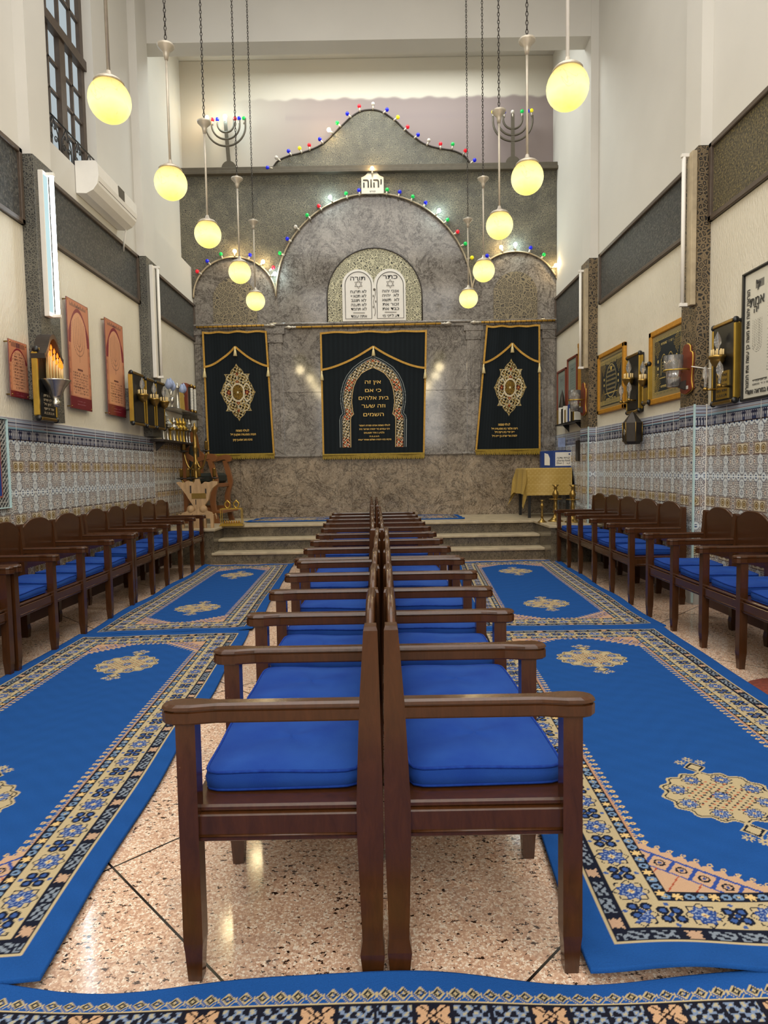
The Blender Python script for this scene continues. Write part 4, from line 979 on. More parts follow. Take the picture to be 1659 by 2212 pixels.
yy = at(1601, 720, X=XR-.03).y; zt_ = at(1602, 594, X=XR-.03).z; zb_ = at(1602, 868, X=XR-.03).z
t_ = wall_panel('r', 0, yy-1.05, yy, zb_, zt_, .0045, parchment, 'framed_parchment', 'large black-framed white parchment covered with Hebrew writing and menorahs', 'picture', 'black', .02, .015)
W = 1.05; H = zt_-zb_
text('הוראה יהוה את משה כן עשה את המנורה', .06, right_m(-.02, W/2-.075, H*.46) @ Matrix.Rotation(PI/2, 4, 'Z'), 'ink', t_, width=H*.8, thick=.001)
text('הוא במראה אשר', .05, right_m(-.02, W/2-.24, H*.065), 'ink', t_, width=.34, thick=.001)
for i, (w, dz, sz) in enumerate((('ל', .86, .1), ('אמת', .75, .1), ('יה', .69, .08))): text(w, sz, right_m(-.02, W/2-.2+.01*i, H*dz), 'ink', t_, thick=.001)

def doc(x, z, W, H):
    c = np.ones(x.shape+(3,))*cl('8f9a90'); c = put(c, (np.abs(x-W/2) < W*.38) & (np.abs(z-H/2) < H*.42), '7e8c86')
    c = glyph_rows(c, x, z, [(H*q, W*.2, W*.8) for q in np.linspace(.12, .88, 22)], 0, W, '4c5552', H*.014, 21); c = glyph_rows(c, x, z, [(H*.8, W*.35, W*.65)], 0, W, '20262a', H*.05, 2); return c
y0, y1, z0, z1 = place_panel('r', .03, (1221, 794), (1222, 898), (1202, 803), (1203, 905))
wall_panel('r', 0, y0, y1, z0, z1, .006, doc, 'framed_document', 'narrow red-wood framed document nearest the ark wall', 'picture', 'red_wood', .035, .015)
y0, y1, z0, z1 = place_panel('r', .03, (1245, 764), (1246, 890), (1224, 777), (1225, 900))
wall_panel('r', 0, y0, y1, z0, z1, .006, doc, 'framed_document', 'taller red-wood framed document behind the glass-cup sconce', 'picture', 'red_wood', .035, .015)
y0, y1, z0, z1 = place_panel('r', .04, (1258, 740), (1258, 850), (1246, 745), (1247, 852))
tag(MB().box((XR-.03, y0, z0), (XR, y1, z1), .004).box((XR-.035, y0, z1-.04), (XR, y1, z1+.02), .004).build('wooden_plank', 'gilt_wood'), 'plain gilt brown plank hung against the far carved pier', 'board')

# wooden sconces with pressed-glass cups
def sconce(y, zc_, h, label):
    X = XR-.116; t_ = thing('wall_sconce', label, 'sconce', (X, y, zc_))
    o_ = [(0, -h*.5), (.1, -h*.42), (.085, -h*.2), (.1, h*.1), (.1, h*.32), (.06, h*.38), (.05, h*.5), (0, h*.55)]
    o_ = cr_(o_, 4); pts = o_+[(-a, b) for a, b in o_[::-1]][1:-1]
    MB().prism(pts, 'x', -.03, 0).build('backboard', 'red_wood', t_)
    MB().tube([(-.015, p[0]*1.01, p[1]*1.01) for p in pts], .007, 5, True).build('gilt_edge', 'gold', t_)
    MB().tube([(-.02, -.07, 0), (-.1, -.09, 0), (-.2, -.05, 0), (-.225, 0, 0), (-.2, .05, 0), (-.1, .09, 0), (-.02, .07, 0)], .008, 6).build('gilt_hoop', 'gold', t_)
    m = MB(); rings = []
    for r, z in ((.05, -.15), (.058, -.1), (.06, -.01), (.075, .0), (.08, .13), (.074, .13), (.068, .01), (.05, -.13)):
        rings.append([(-.14+r*(1+.035*math.cos(q*PI))*math.cos(2*PI*q/32), r*(1+.035*math.cos(q*PI))*math.sin(2*PI*q/32), z) for q in range(32)])
    m.loft(rings, True, True).build('glass_cup', 'clear_glass', t_)
    MB().prism([(-.16, -h*.3), (-.02, -h*.42), (-.02, -h*.2)], 'y', -.012, .012).build('bracket', 'dark_wood', t_)
    return t_
zz = at(1487, 800, X=XR-.12).z; sconce(5.81, zz, .42, 'red wood sconce with a ribbed glass cup on the near carved pier')
MB().box((-.034, -.05, -.17), (-.03, -.02, -.14)).build('sticker', 'paper', [o for o in bpy.data.objects if o.name.startswith('wall_sconce')][0])
tag(MB().tube([(XR-.14, 5.72, zz+.02), (XR-.13, 5.68, zz+.01), (XR-.03, 5.66, zz-.01), (XR-.02, 5.6, zz-.02)], .005, 5).build('cable', 'white'), 'thin white flex from the near sconce across the carved pier', 'cable')
zz = at(1263, 864, X=XR-.12).z; sconce(8.78, zz, .42, 'red wood sconce with a ribbed glass cup above the little bookshelf')

# hanging lantern of dark metal
p = at(1366, 930, X=XR-.12); t_ = thing('hanging_lantern', 'dark metal six-sided lantern with a star cut-out on the tiled wall', 'lantern', p)
hx = lambda r, z: [(r*math.cos(PI*q/3+.5), r*math.sin(PI*q/3+.5), z) for q in range(6)]
MB().loft([hx(.075, -.15), hx(.095, -.12), hx(.1, .08)]).build('body', 'dark_metal', t_)
MB().loft([hx(.105, .08), hx(.04, .17), hx(.012, .2)]).build('roof', 'dark_metal', t_)
m = MB()
for a, b in zip(hx(.1, -.12), hx(.104, .09)): m.tube([a, b], .005, 4)
m.build('edge_rod', 'brass', t_)
m = MB()
for s in (1, -1): m.tube([(-.095, -.02+.03*math.sin(2*PI*i/3), -.02+s*.035*math.cos(2*PI*i/3)) for i in range(3)], .003, 4, True)
m.build('star', 'steel', t_); MB().tube([(0, 0, .2), (.05, 0, .23), (.1, 0, .23)], .004, 5).build('hook', 'brass', t_)

# bookshelf by the ark
a = at(1207, 917, X=XR-.1); b = at(1252, 908, X=XR-.1); ya, yb_ = min(a.y, b.y), max(a.y, b.y); zsh = (a.z+b.z)/2; ya = max(ya, 8.98)
sh = thing('wall_shelf', 'small black wall shelf of thin books near the ark', 'shelf', (XR, (ya+yb_)/2, zsh)); w_ = yb_-ya
MB().box((-.16, -w_/2, -.02), (0, w_/2, 0), .003).build('board', 'black', sh)
for e in (-.3, .3): MB().prism([(-.1, -.02), (0, -.02), (0, -.13), (-.02, -.1)], 'y', e*w_-.008, e*w_+.008).build('bracket', 'black', sh)
bc = ['paper', 'gold', 'dark_metal', 'paper', 'blue_card', 'paper', 'gold', 'white', 'black', 'paper', 'white', 'gold', 'dark_metal', 'paper', 'red_wood', 'white']
y = ya+.05; i = 0; names = {'paper': 'cream', 'gold': 'yellow', 'dark_metal': 'grey', 'blue_card': 'blue', 'white': 'white', 'black': 'black', 'red_wood': 'red-brown'}
cnt = 0
while y < yb_-.08 and i < len(bc):
    th = .05+.02*((i*7) % 3); hh = .19+.03*((i*5) % 3)
    o = MB().box((XR-.15, y, zsh), (XR-.015, y+th*.8, zsh+hh), .003).build('book', bc[i])
    tag(o, 'thin %s book standing on the black shelf, %s from the ark end' % (names[bc[i]], ORD[len([1 for _ in range(1)])-1+0] if False else ORD[15-i] if 15-i < 19 else 'first'), 'book', 'thin books on the black wall shelf'); y += th+.012; i += 1
tag(MB().box((XR-.13, ya+.3, zsh+.25), (XR-.03, ya+.36, zsh+.38), .01).lathe((XR-.08, ya+.33, zsh+.38), [(.03, 0), (.02, .03), (.035, .06), (.001, .08)], 8).build('prayer_ornament', 'gold'), 'little yellow gilt ornament lying on the books', 'ornament')
tag(MB().lathe((XR-.08, yb_-.12, zsh+.24), [(.05, 0), (.055, .02), (.04, .1), (.025, .2), (.001, .3)], 10).build('ornament', 'dark_metal'), 'dark speckled cone ornament at the ark end of the bookshelf', 'ornament')

# left shelves with silver pieces
a = at(338, 949, X=XL+.1); b = at(412, 958, X=XL+.1)
sh = thing('wall_shelf', 'long dark shelf holding gilt and silver scroll finials', 'shelf', (XL, (a.y+b.y)/2, (a.z+b.z)/2)); w_ = b.y-a.y; zf = (a.z+b.z)/2
MB().box((0, -w_/2, -.03), (.2, w_/2, 0), .004).build('board', 'dark_wood', sh)
for e in (-.35, .35): MB().prism([(0, -.03), (.15, -.03), (0, -.16)], 'y', e*w_-.01, e*w_+.01).build('bracket', 'dark_wood', sh)
fin = [(353, 868, 'silver', 1.5), (362, 895, 'silver', 1.3), (368, 905, 'gold', 1), (376, 900, 'silver', 1.2), (383, 903, 'gold', 1), (390, 902, 'gold', 1.1), (397, 903, 'gold', 1.1), (403, 904, 'silver', 1), (409, 905, 'silver', 1)]
for i, (fx, fy, mt, k_f) in enumerate(fin):
    p = at(fx, 948, X=XL+.1); top_ = at(fx, fy, X=XL+.1).z; h = top_-zf; r = .055
    t_ = thing('scroll_finial', '%s scroll finial on the long dark shelf, %s from the memorial lamps' % ('gilt' if mt == 'gold' else ('tall silver tower' if i == 0 else 'silver'), ORD[i]), 'finial', (XL+.1, p.y, zf), group='scroll finials on the long dark shelf')
    MB().lathe((0, 0, 0), [(.03, 0), (.03, .012), (.017, .02), (.015, h*.45), (.024, h*.47)], 12).build('shaft', mt, t_)
    if i in (0, 1, 7): MB().lathe((0, 0, h*.45), [(.02, 0), (r*1.25, .02), (r*1.2, h*.16), (r*1.3, h*.17), (r*.7, h*.28), (r*.75, h*.3), (.012, h*.42), (.014, h*.45), (.001, h*.55)], 6, smooth=False).build('crown', mt, t_)
    else: MB().lathe((0, 0, h*.45), [(.02, 0), (r, h*.08), (r*1.1, h*.15), (r*.5, h*.22), (r*.5, h*.25), (r*.8, h*.3), (r*.75, h*.36), (.012, h*.44), (.018, h*.47), (.001, h*.55)], 14).build('crown', mt, t_)
    m = MB()
    for q in range(6): m.sphere((r*1.15*math.cos(q*PI/3), r*1.15*math.sin(q*PI/3), h*.52), .011, 6)
    m.build('bell', mt, t_)
a = at(361, 880, X=XL+.1); b = at(421, 896, X=XL+.1); zg = (a.z+b.z)/2; b.y = min(b.y, YB-.05)
t_ = thing('glass_shelf', 'glass shelf of small silver pieces above the scroll finials', 'shelf', (XL, (a.y+b.y)/2, zg)); w_ = b.y-a.y
MB().box((0, -w_/2, -.012), (.2, w_/2, 0)).build('pane', 'clear_glass', t_); MB().box((0, -w_/2, -.02), (.012, w_/2, .004)).build('rail', 'steel', t_)
def tulip(px, py0, label, k=3):
    p = at(px, 880, X=XL+.1); t_ = thing('tulip_ornament', label, 'ornament', (XL+.1, p.y, zg)); h = at(px, py0, X=XL+.1).z-zg
    MB().lathe((0, 0, 0), [(.05, 0), (.045, .012), (.01, .03), (.01, h*.45), (.03, h*.6), (.001, h*.62)], 14).build('stand', 'silver', t_)
    for q in range(k):
        c = (.0, (q-(k-1)/2)*.1, h*(.78 if q % 2 else .72)); MB().tube([(0, 0, h*.5), (0, c[1]*.8, h*.55), c], .006, 5).build('stem', 'silver', t_)
        m = MB(); m.lathe(c, [(.012, -.03), (.04, 0), (.045, .04), (.02, .1), (.001, .12)], 8); m.build('flower', 'blue_ornament', t_)
tulip(370, 822, 'silver stand with two blue glass tulips on the glass shelf, nearest the memorial lamps', 3); tulip(396, 832, 'silver stand with blue glass tulips on the glass shelf, beside the bead-framed case', 2)
def shelf_y(px): return at(px, 885, X=XL+.1).y
tag(MB().lathe((XL+.13, shelf_y(367), zg), [(.03, 0), (.012, .02), (.012, .05), (.03, .08), (.03, .14), (.026, .14), (.02, .09), (.001, .085)], 12).build('kiddush_cup', 'silver'), 'tiny silver cup on the glass shelf under the tulips', 'cup')
tag(MB().lathe((XL+.1, shelf_y(384), zg), [(.045, 0), (.05, .02), (.025, .04), (.025, .3), (.04, .32), (.015, .36), (.001, .4)], 14).build('scroll_case', 'silver'), 'upright silver cylinder case on the glass shelf', 'ornament')
tag(MB().prism([(shelf_y(391)-.1, zg), (shelf_y(391)+.1, zg), (shelf_y(391)+.06, zg+.26), (shelf_y(391)-.12, zg+.26)], 'x', XL+.12, XL+.13).build('greeting_card', 'gold_cloth'), 'beige card leaning on the glass shelf', 'card')
a = at(405, 830, X=XL+.09); b = at(424, 895, X=XL+.09)
t_ = thing('bead_framed_case', 'brown wooden wall case with two white twisted columns by the ark', 'wall case', (XL, (a.y+b.y)/2, at(415, 893, X=XL+.09).z)); w_ = min(abs(b.y-a.y), .5); h = a.z-at(405, 893, X=XL+.09).z
MB().box((0, -w_/2, 0), (.08, w_/2, h), .01).build('body', 'red_wood', t_); MB().box((.08, -w_/2+.05, .05), (.084, w_/2-.05, h-.05)).build('back', 'dark_metal', t_)
for e in (-.2, .2):
    m = MB(); 
    for q in range(14): m.sphere((.11, e*w_, .06+q*(h-.14)/13), .026, 8, (1, 1, .7))
    m.build('twisted_column', 'paper', t_); MB().sphere((.11, e*w_, h-.03), .028, 8).sphere((.11, e*w_, .03), .028, 8).build('ball', 'brass', t_)
MB().box((0, -w_/2-.04, -.09), (.12, w_/2+.02, -.06), .004).box((0, -w_/2-.02, -.06), (.1, w_/2, 0), .004).build('ledge', 'bronze_paint', t_)

# blue-backed mosaic panel at the very edge of the tiled wall
a = at(17, 905, X=XL+.03); b = at(18, 1098, X=XL+.03)
def mos(x, z, W, H):
    c = np.ones(x.shape+(3,))*cl('b5b3ae'); e = np.minimum(np.minimum(x, W-x), np.minimum(z, H-z))
    c = put(c, (np.sin(x*150)*np.sin(z*150) > .1) | (np.abs(np.sin((x+z)*75)) < .25), '20242c'); c = put(c, e > .09, '1d3f93'); c = put(c, np.abs(e-.09) < .006, '9a5a4a'); return c
t_ = wall_panel('l', .01, a.y-.8, a.y-.02, b.z, a.z, .006, mos, 'mosaic_panel', 'mosaic-bordered blue panel set in the tiles at the picture edge', 'panel', 'teal_trim', .007, .012, 'glazed')

# ------------------------------------------------------------------ bench seating
def bench(name, label, ys, origin, rz, reach=.53, mirror=1, group=None, first_tip=None):
    """ys: positions of the arms along the bench. Local +X is the sitting direction."""
    t_ = thing(name, label, 'bench', (*origin, 0), rz, group)
    f = mirror; X = lambda x: x*f; pw = .0225
    protos = {}
    def inst(key, builder, yy, nm=None):
        if key in protos: o = protos[key].copy(); COL.objects.link(o); o.parent = t_
        else: o = builder(); protos[key] = o
        o.location = (0, yy, 0); return o
    def rear():
        m = MB(); r = []
        for z, xa, xb, w in ((0, .008, .055, .020), (.065, .002, .062, .024), (.1, .006, .056, .022), (.36, .0, .064, .0235), (.45, .0, .064, .0235), (.69, .003, .053, .0225), (.87, .006, .040, .0215), (.88, .009, .037, .019)):
            r.append([(X(xa), -w, z), (X(xb), -w, z), (X(xb), w, z), (X(xa), w, z)])
        return m.loft(r).build('rear_leg', 'bench_wood', t_)
    def front():
        m = MB(); r = []
        for z, h in ((0, .017), (.075, .021), (.1, .0235), (.655, .0235)):
            cx = .470*reach/.53
            r.append([(X(cx-h), -h, z), (X(cx+h), -h, z), (X(cx+h), h, z), (X(cx-h), h, z)])
        return m.loft(r).build('front_leg', 'bench_wood', t_)
    def arm():
        m = MB(); e = reach
        half = [(.045, .022), (e-.13, .022), (e-.10, .027), (e-.07, .033), (e-.03, .033), (e-.012, .026), (e, .012)]
        def outl(g, gz): return [(X(x-(g if x > .1 else 0)), max(.004, w-g), gz) for x, w in half]+[(X(x-(g if x > .1 else 0)), -max(.004, w-g), gz) for x, w in half[::-1]]
        m.loft([outl(.004, .652), outl(.002, .656), outl(.002, .680), outl(.007, .682), outl(.007, .685), outl(.001, .687), outl(.003, .694), outl(.010, .699)])
        m.cur = 0; return m.build('armrest', 'bench_top' if False else 'bench_wood', t_)
    for y in ys: inst('r', rear, y); inst('f', front, y); inst('a', arm, y)
    for i, (a, b) in enumerate(zip(ys[:-1], ys[1:])):
        L = b-a
        def seat():
            m = MB(); e = .455*reach/.53; m.box((X(.03), .004, .419), (X(e+.02), L-.008, .437), .005)
            m.box((X(.03), .02, .414), (X(e), L-.02, .42)); return m.build('seat', 'bench_wood', t_)
        def back():
            m = MB(); n = 20; A = []; T = []
            for q in range(n+1):
                s = q/n; yy = .018+s*(L-.036); e = abs(2*s-1); A.append((yy, .53)); T.append((yy, .83+.075*(1-max(0, (e-.12)/.88)**2.2)-(.012 if e > .93 else 0)))
            m.strip(A, T, 'x', X(.014), X(.036)); 
            m.tube([(X(.025), p[0], p[1]) for p in T], .0125, 6)
            return m.build('backrest', 'bench_wood', t_)
        def rail():
            e = .482*reach/.53; m = MB(); m.box((X(e-.022), .02, .352), (X(e), L-.02, .418), .003); m.tube([(X(e+.001), .02, .366), (X(e+.001), L-.02, .366)], .0035, 5)
            return m.build('apron', 'bench_wood', t_)
        k = round(L, 3); inst(('s', k), seat, a); inst(('b', k), back, a); inst(('p', k), rail, a)
    def side():
        e = .45*reach/.53; m = MB(); m.box((X(.055), -.010, .352), (X(e), .016, .4195), .003); m.tube([(X(.055), -.011, .367), (X(e), -.011, .367)], .0035, 5); return m.build('side_rail', 'bench_wood', t_)
    inst('e', side, ys[0]); inst('e', side, ys[-1])
    return t_
def cushion_proto():
    t_ = thing('seat_cushion', 'x', 'cushion', group='x'); n = 26; rs = np.random.default_rng(4)
    wx, wy, h = .405, .385, .05
    m = MB(); rings = []
    def rr(s, z, k=.0):     # rounded rectangle ring
        out = []
        for q in range(72):
            a = 2*PI*q/72; c, d = math.cos(a), math.sin(a); e = 11
            r = 1/((abs(c)**e+abs(d)**e)**(1/e)); out.append((r*c*wx/2*s+k, r*d*wy/2*s, z+.003*math.sin(3*a+1)*(z > .03)))
        return out
    rings = [rr(.9, 0), rr(.97, .003), rr(1.0, .012), rr(1.012, .03), rr(1.0, h-.012), rr(.99, h-.004), rr(.955, h+.002), rr(.8, h+.009), rr(.5, h+.013), rr(.2, h+.012), rr(.02, h+.012)]
    m.loft(rings, True, True); o = m.build('cover', 'cushion', t_)
    p = MB(); p.tube([(x, y, z) for x, y, z in rr(.985, h-.001)], .0042, 6, True); p.tube([(x, y, z) for x, y, z in rr(.985, .006)], .0038, 6, True); p.build('piping', 'piping', t_)
    return t_
CP = [None]
def cushion(pos, rz, label, group, first=[True]):
    if CP[0] is None: CP[0] = cushion_proto(); o = CP[0]
    else: o = copy_tree(CP[0])
    o.location = pos; o.rotation_euler = (0, random.uniform(-.012, .012), rz+random.uniform(-.04, .04)); o['label'] = label; o['group'] = group
def seats(name, label, ys, origin, rz, mirror, reach, where, skip=()):
    bench(name, label, ys, origin, rz, reach, mirror)
    Rm = Matrix.Rotation(rz, 4, 'Z')
    for i, (a, b) in enumerate(zip(ys[:-1], ys[1:])):
        if i in skip: continue
        p = Rm @ Vector((mirror*.26+mirror*random.uniform(-.004, .006), (a+b)/2+.022, 0))+Vector((*origin, .438))
        k = 1
        cushion(p, rz, 'blue cushion, %s from the camera end, %s' % (ORD[i], where), 'blue cushions on the benches')
# ys are absolute, so the rotation pivots on the origin at Y=0
def lay(name, label, ys, xa, xb, mirror, reach, where):
    y0 = ys[0]; rz = -math.atan2(xb-xa, ys[-1]-y0); rel_ = [(y-y0) for y in ys]
    seats(name, label, rel_, (xa, y0), rz, mirror, reach, where)
lay('armchair_bench', 'brown five-seat armchair bench in the middle facing the candle shrine wall, nearest the camera', [1.525, 2.0, 2.49, 2.98, 3.465, 3.955], -.014, -.016, -1, .53, 'near middle bench facing the air conditioner wall')
lay('armchair_bench', 'brown five-seat armchair bench in the middle facing the parchment wall, nearest the camera', [1.53, 2.0, 2.49, 2.98, 3.465, 4.0], -.011, -.012, 1, .515, 'near middle bench facing the parchment wall')
lay('armchair_bench', 'brown four-seat bench in the middle facing the candle shrine wall, second from the camera', [4.09, 4.63, 5.14, 5.67, 6.24], -.047, -.087, -1, .53, 'second middle bench facing the air conditioner wall')
lay('armchair_bench', 'brown four-seat bench in the middle facing the parchment wall, second from the camera', [4.085, 4.6, 5.12, 5.67, 6.24], -.038, -.066, 1, .525, 'second middle bench facing the parchment wall')
lay('armchair_bench', 'brown three-seat bench in the middle facing the candle shrine wall, nearest the steps', [6.82, 7.36, 7.9, 8.42], -.10, -.135, -1, .55, 'last middle bench facing the air conditioner wall')
lay('armchair_bench', 'brown three-seat bench in the middle facing the parchment wall, nearest the steps', [6.79, 7.33, 7.85, 8.38], -.09, -.12, 1, .53, 'last middle bench facing the parchment wall')
lay('armchair_bench', 'brown five-seat bench against the candle shrine wall, nearest the platform', [6.13, 6.62, 7.07, 7.56, 8.03, 8.5], -2.42-.47, -2.425-.47, 1, .54, 'wall bench beside the platform under the menorah posters')
lay('armchair_bench', 'brown four-seat bench against the candle shrine wall, middle one of the row', [3.995, 4.48, 4.94, 5.45, 5.96], -2.345-.47, -2.38-.47, 1, .54, 'middle wall bench under the candle shrine')
lay('armchair_bench', 'brown bench at the picture edge by the candle shrine wall, mostly out of view', [2.4, 2.92, 3.42, 3.925], -2.345-.47, -2.35-.47, 1, .54, 'edge bench by the candle shrine wall')
lay('armchair_bench', 'brown five-seat bench against the picture wall, nearest the platform', [5.72, 6.24, 6.81, 7.34, 7.84, 8.34], 2.222+.47, 2.285+.47, -1, .54, 'wall bench beside the platform under the framed embroideries')
lay('armchair_bench', 'brown bench against the picture wall under the parchment, nearest the camera', [2.87, 3.37, 3.86, 4.33, 4.79, 5.25], 2.165+.47, 2.19+.47, -1, .54, 'wall bench under the parchment')
for p, lab in ((at(1291, 1117, Z=.83), 0),): pass
tag(MB().box((2.652, 5.0, .80), (2.656, 5.06, .86)).build('number_label', 'paper'), 'small white number label on the bench back under the near carved pier', 'label')
tag(MB().box((-2.874, 8.2, .80), (-2.870, 8.26, .87)).build('number_label', 'paper'), 'small white number label on the last bench back beside the carved wooden menorah', 'label')

# ------------------------------------------------------------------ carpets
def rug_color(W, L):
    blue, navy, cream, terra = '1c4d90', '171b2a', 'b7a682', 'b3866a'
    def flower(c, dx, dz, r, core='2a4680'):
        d = np.hypot(dx, dz); a = np.arctan2(dz, dx); rr = r*(1+.12*np.cos(8*a)); r2 = r*.76*(1+.14*np.cos(8*a+PI))
        c = put(c, (d < rr) & (d > rr-.0045), navy); c = put(c, d < r2, core); c = put(c, (np.abs(d-r2*.72) < .0032) & (np.cos(16*a) > -.4), '8c9ab4')
        c = put(c, (d < r2*.52) & (np.cos(8*a) > .1), '7485ab'); c = put(c, (np.abs(dx)+np.abs(dz)) < r*.26, 'cdb98c'); c = put(c, (np.abs(dx)+np.abs(dz)) < r*.09, '8a4a32'); return c
    def f(u, v):
        x = u*W; z = v*L; c = np.ones(u.shape+(3,))*cl(blue)
        c = c*(1+.05*np.sin(z*47+2*np.sin(x*13))*np.sin(x*31+z*7))[..., None]
        ex = np.minimum(x, W-x); ez = np.minimum(z, L-z); e = np.minimum(ex, ez)
        s = np.where(ex < ez, z-L/2, x-W/2)        # runs along the edge
        o1, o2, o3, o4 = .085, .135, .255, .295
        c = put(c, np.abs(e-o1) < .004, cream)
        b = (e > o1+.004) & (e < o2); q = (s/.075) % 3
        c = put(c, b, navy); fq = q % 1; ed = (fq > .06) & (fq < .94) & (e > o1+.009) & (e < o2-.005)
        k = np.sin(s*230)*np.sin(e*260)+.6*np.sin(s*120+e*310)
        c = put(c, b & ed & (q >= 1) & (k > -.1), '7e8894'); c = put(c, b & ed & (q < 1) & ((np.abs((fq-.5)*.075)+np.abs(e-(o1+o2)/2) < .022) | (np.abs(np.abs(fq-.5)*.075-np.abs(e-(o1+o2)/2)) < .006)), 'b8977c')
        m = (e >= o2) & (e < o3); c = put(c, m, cream); c = put(c, np.abs(e-o2-.002) < .003, navy)
        P_ = .175; sq = (s+P_/2) % P_-P_/2; c2 = flower(c, sq, e-(o2+o3)/2, .047, '2b4683'); c = np.where(m[..., None], c2, c)
        sh = (s % P_)-P_/2; ec = e-(o2+o3)/2
        y = m & (np.abs(np.hypot(np.abs(sh)-.018, np.abs(ec)-.018)-.013) < .0045); c = put(c, y, navy); c = put(c, m & (np.hypot(np.abs(sh)-.018, np.abs(ec)-.018) < .009), '3a5690'); c = put(c, m & (np.hypot(np.abs(sh), np.abs(ec)-.045) < .007), '3a5690'); c = put(c, m & (np.abs(sh)+np.abs(ec) < .01), '2c4a86')
        b = (e >= o3) & (e < o4); c = put(c, b, navy); t3 = (s/.034) % 3; ff = t3 % 1-.5; d = np.hypot(ff*.034, e-(o3+o4)/2)
        a_ = np.arctan2(e-(o3+o4)/2, ff*.034); c = put(c, b & (t3 < 1) & (d < .013*(1+.3*np.cos(6*a_))), 'd5b57c'); c = put(c, b & (t3 >= 1) & (np.abs(d-.01) < .004), '6f89a8'); c = put(c, b & (t3 >= 2) & (d < .005), cream)
        c = put(c, np.abs(e-o4-.003) < .003, terra)
        # little hooked finials standing into the field
        fi = (e > o4+.005) & (e < o4+.045); sp = .0375; g = (s % sp)-sp/2; he = e-o4
        c = put(c, fi & (((np.abs(g) < .0025) & (he < .03)) | (np.abs(np.hypot(g, he-.03)-.007) < .0028) | ((np.abs(np.abs(g)-(.017-he*.6)) < .003) & (he < .016))), 'c9ab78')
        # corner brackets
        cx = ex-o4; cz_ = ez-o4; K = .245; dd = cx*.80+cz_*1.0
        cor = (cx > 0) & (cz_ > 0) & (dd < K*(1+.0*cx)); c = put(c, cor, 'bf9c7e')
        c = put(c, cor & (np.abs(dd-K+.028) < .006), '2f4a92'); c = put(c, cor & (np.abs(dd-K+.115) < .004), '2f4a92')
        al = cx*1.0-cz_*.80; c = put(c, cor & (np.abs((al % .082)-.041) < .007) & (dd > K-.115) & (dd < K-.028), '2f4a92')
        c = put(c, cor & (dd < K-.115) & (np.abs((al % .082)-.0) < .005), 'a04a34')
        dm = np.hypot(((al % .082)-.082*(al % .082 > .041)), dd-(K-.072)); c = put(c, cor & (np.abs(dm-.018) < .004), navy); c = put(c, cor & (dm < .008), '3a4c80')
        c = put(c, (cx > 0) & (cz_ > 0) & (dd >= K) & (dd < K+.022*np.abs(np.sin(al*PI/.05))), 'bf9c7e')
        tt = (cx > 0) & (cz_ > 0) & (np.abs(np.hypot((al % .05)-.025, dd-K-.032)-.008) < .003); c = put(c, tt, 'c9ab78')
        # two medallions in the field
        for zc_ in (L*.25, L*.765):
            dx, dz = x-W/2, z-zc_; a = np.arctan2(dz, dx); A_, B_ = .205, .185
            r = np.hypot(dx/A_, dz/B_); lim = 1+.045*np.cos(16*a)
            c = put(c, r < lim, cream); c = put(c, (r < lim-.05) & (r > lim-.08), navy)
            for q in range(8):
                an = q*PI/4+PI/8; c = np.where((r < lim-.06)[..., None], flower(c, dx-A_*.72*math.cos(an), dz-B_*.72*math.sin(an), .036), c)
            k = np.sin(dx*210+1)*np.sin(dz*210); c = put(c, (r < .55) & (k > .55), navy); c = put(c, (r < .6) & (np.sin(dx*150)*np.sin(dz*150+1) > .72), 'b5694a'); c = np.where((r < .5)[..., None], flower(c, dx, dz, .035), c)
            for sg in (-1, 1):
                qz = dz-sg*(B_+.045); c = put(c, (np.abs(dx)/.045+np.abs(qz)/.05 < 1), cream); c = put(c, (np.abs(np.abs(dx)/.045+np.abs(qz)/.05-.72) < .12), navy)
                c = put(c, (np.abs(dx) < .003) & (np.abs(dz-sg*(B_+.005)) < .012), cream)
                for ox_, oz_ in ((0, .115), (-.04, .09), (.04, .09)):
                    d = np.hypot(dx-ox_, dz-sg*(B_+oz_)); a2 = np.arctan2(dz-sg*(B_+oz_), dx-ox_); c = put(c, (d < .017*(1+.35*np.cos(8*a2))), cream); c = put(c, d < .006, '2c4a86')
        return c
    return f
def rug(label, c4, res, group=None, amp=.004, seed=1, W=None, L=None, name='carpet', colf=None, z=.012, waves=None):
    A, Bq, C, D = [np.array(p+(z,)) for p in c4]     # near-left, near-right, far-right, far-left
    W = W or np.hypot(*(Bq-A)[:2]); L = L or np.hypot(*(D-A)[:2]); q = quadP(A, Bq, C, D); rs = np.random.default_rng(seed); ph = rs.uniform(0, 6, 6)
    def P(u, v):
        co = q(u, v); ed = np.exp(-np.minimum(u, 1-u)*W/.12)+np.exp(-np.minimum(v, 1-v)*L/.12)*.6
        co[..., 2] += amp*(1+np.sin(u*5+ph[0])*np.sin(v*9+ph[1]))*.5+amp*1.8*ed*(1+np.sin((u+v)*17+ph[2]))*.5
        co[..., 0] += ed*.006*np.sin(v*21+ph[3])*(u > .5)-ed*.006*np.sin(v*17+ph[4])*(u < .5)
        if waves: co = waves(u, v, co)
        return co
    o = painted(name, 'rug', P, int(W/res), int(L/res), colf or rug_color(W, L), skirt=(0, 0, -.011))
    return tag(o, label, 'carpet', group)
rug('blue carpet with cream borders in the foreground on the parchment side, corner curling over another', ((.485, 1.475), (1.90, 1.45), (2.115, 4.85), (.60, 4.87)), .0042, seed=3, z=.02,
    waves=lambda u, v, co: co+np.stack([0*u, 0*u, .018*np.exp(-v*14)*(1-.6*u)+.012*np.exp(-v*14)*np.sin(u*9)**2], -1))
rug('blue carpet with cream borders in the foreground on the candle shrine side', ((-2.30, 1.47), (-.865, 1.49), (-1.06, 4.95), (-2.37, 4.88)), .0045, seed=5, z=.02)
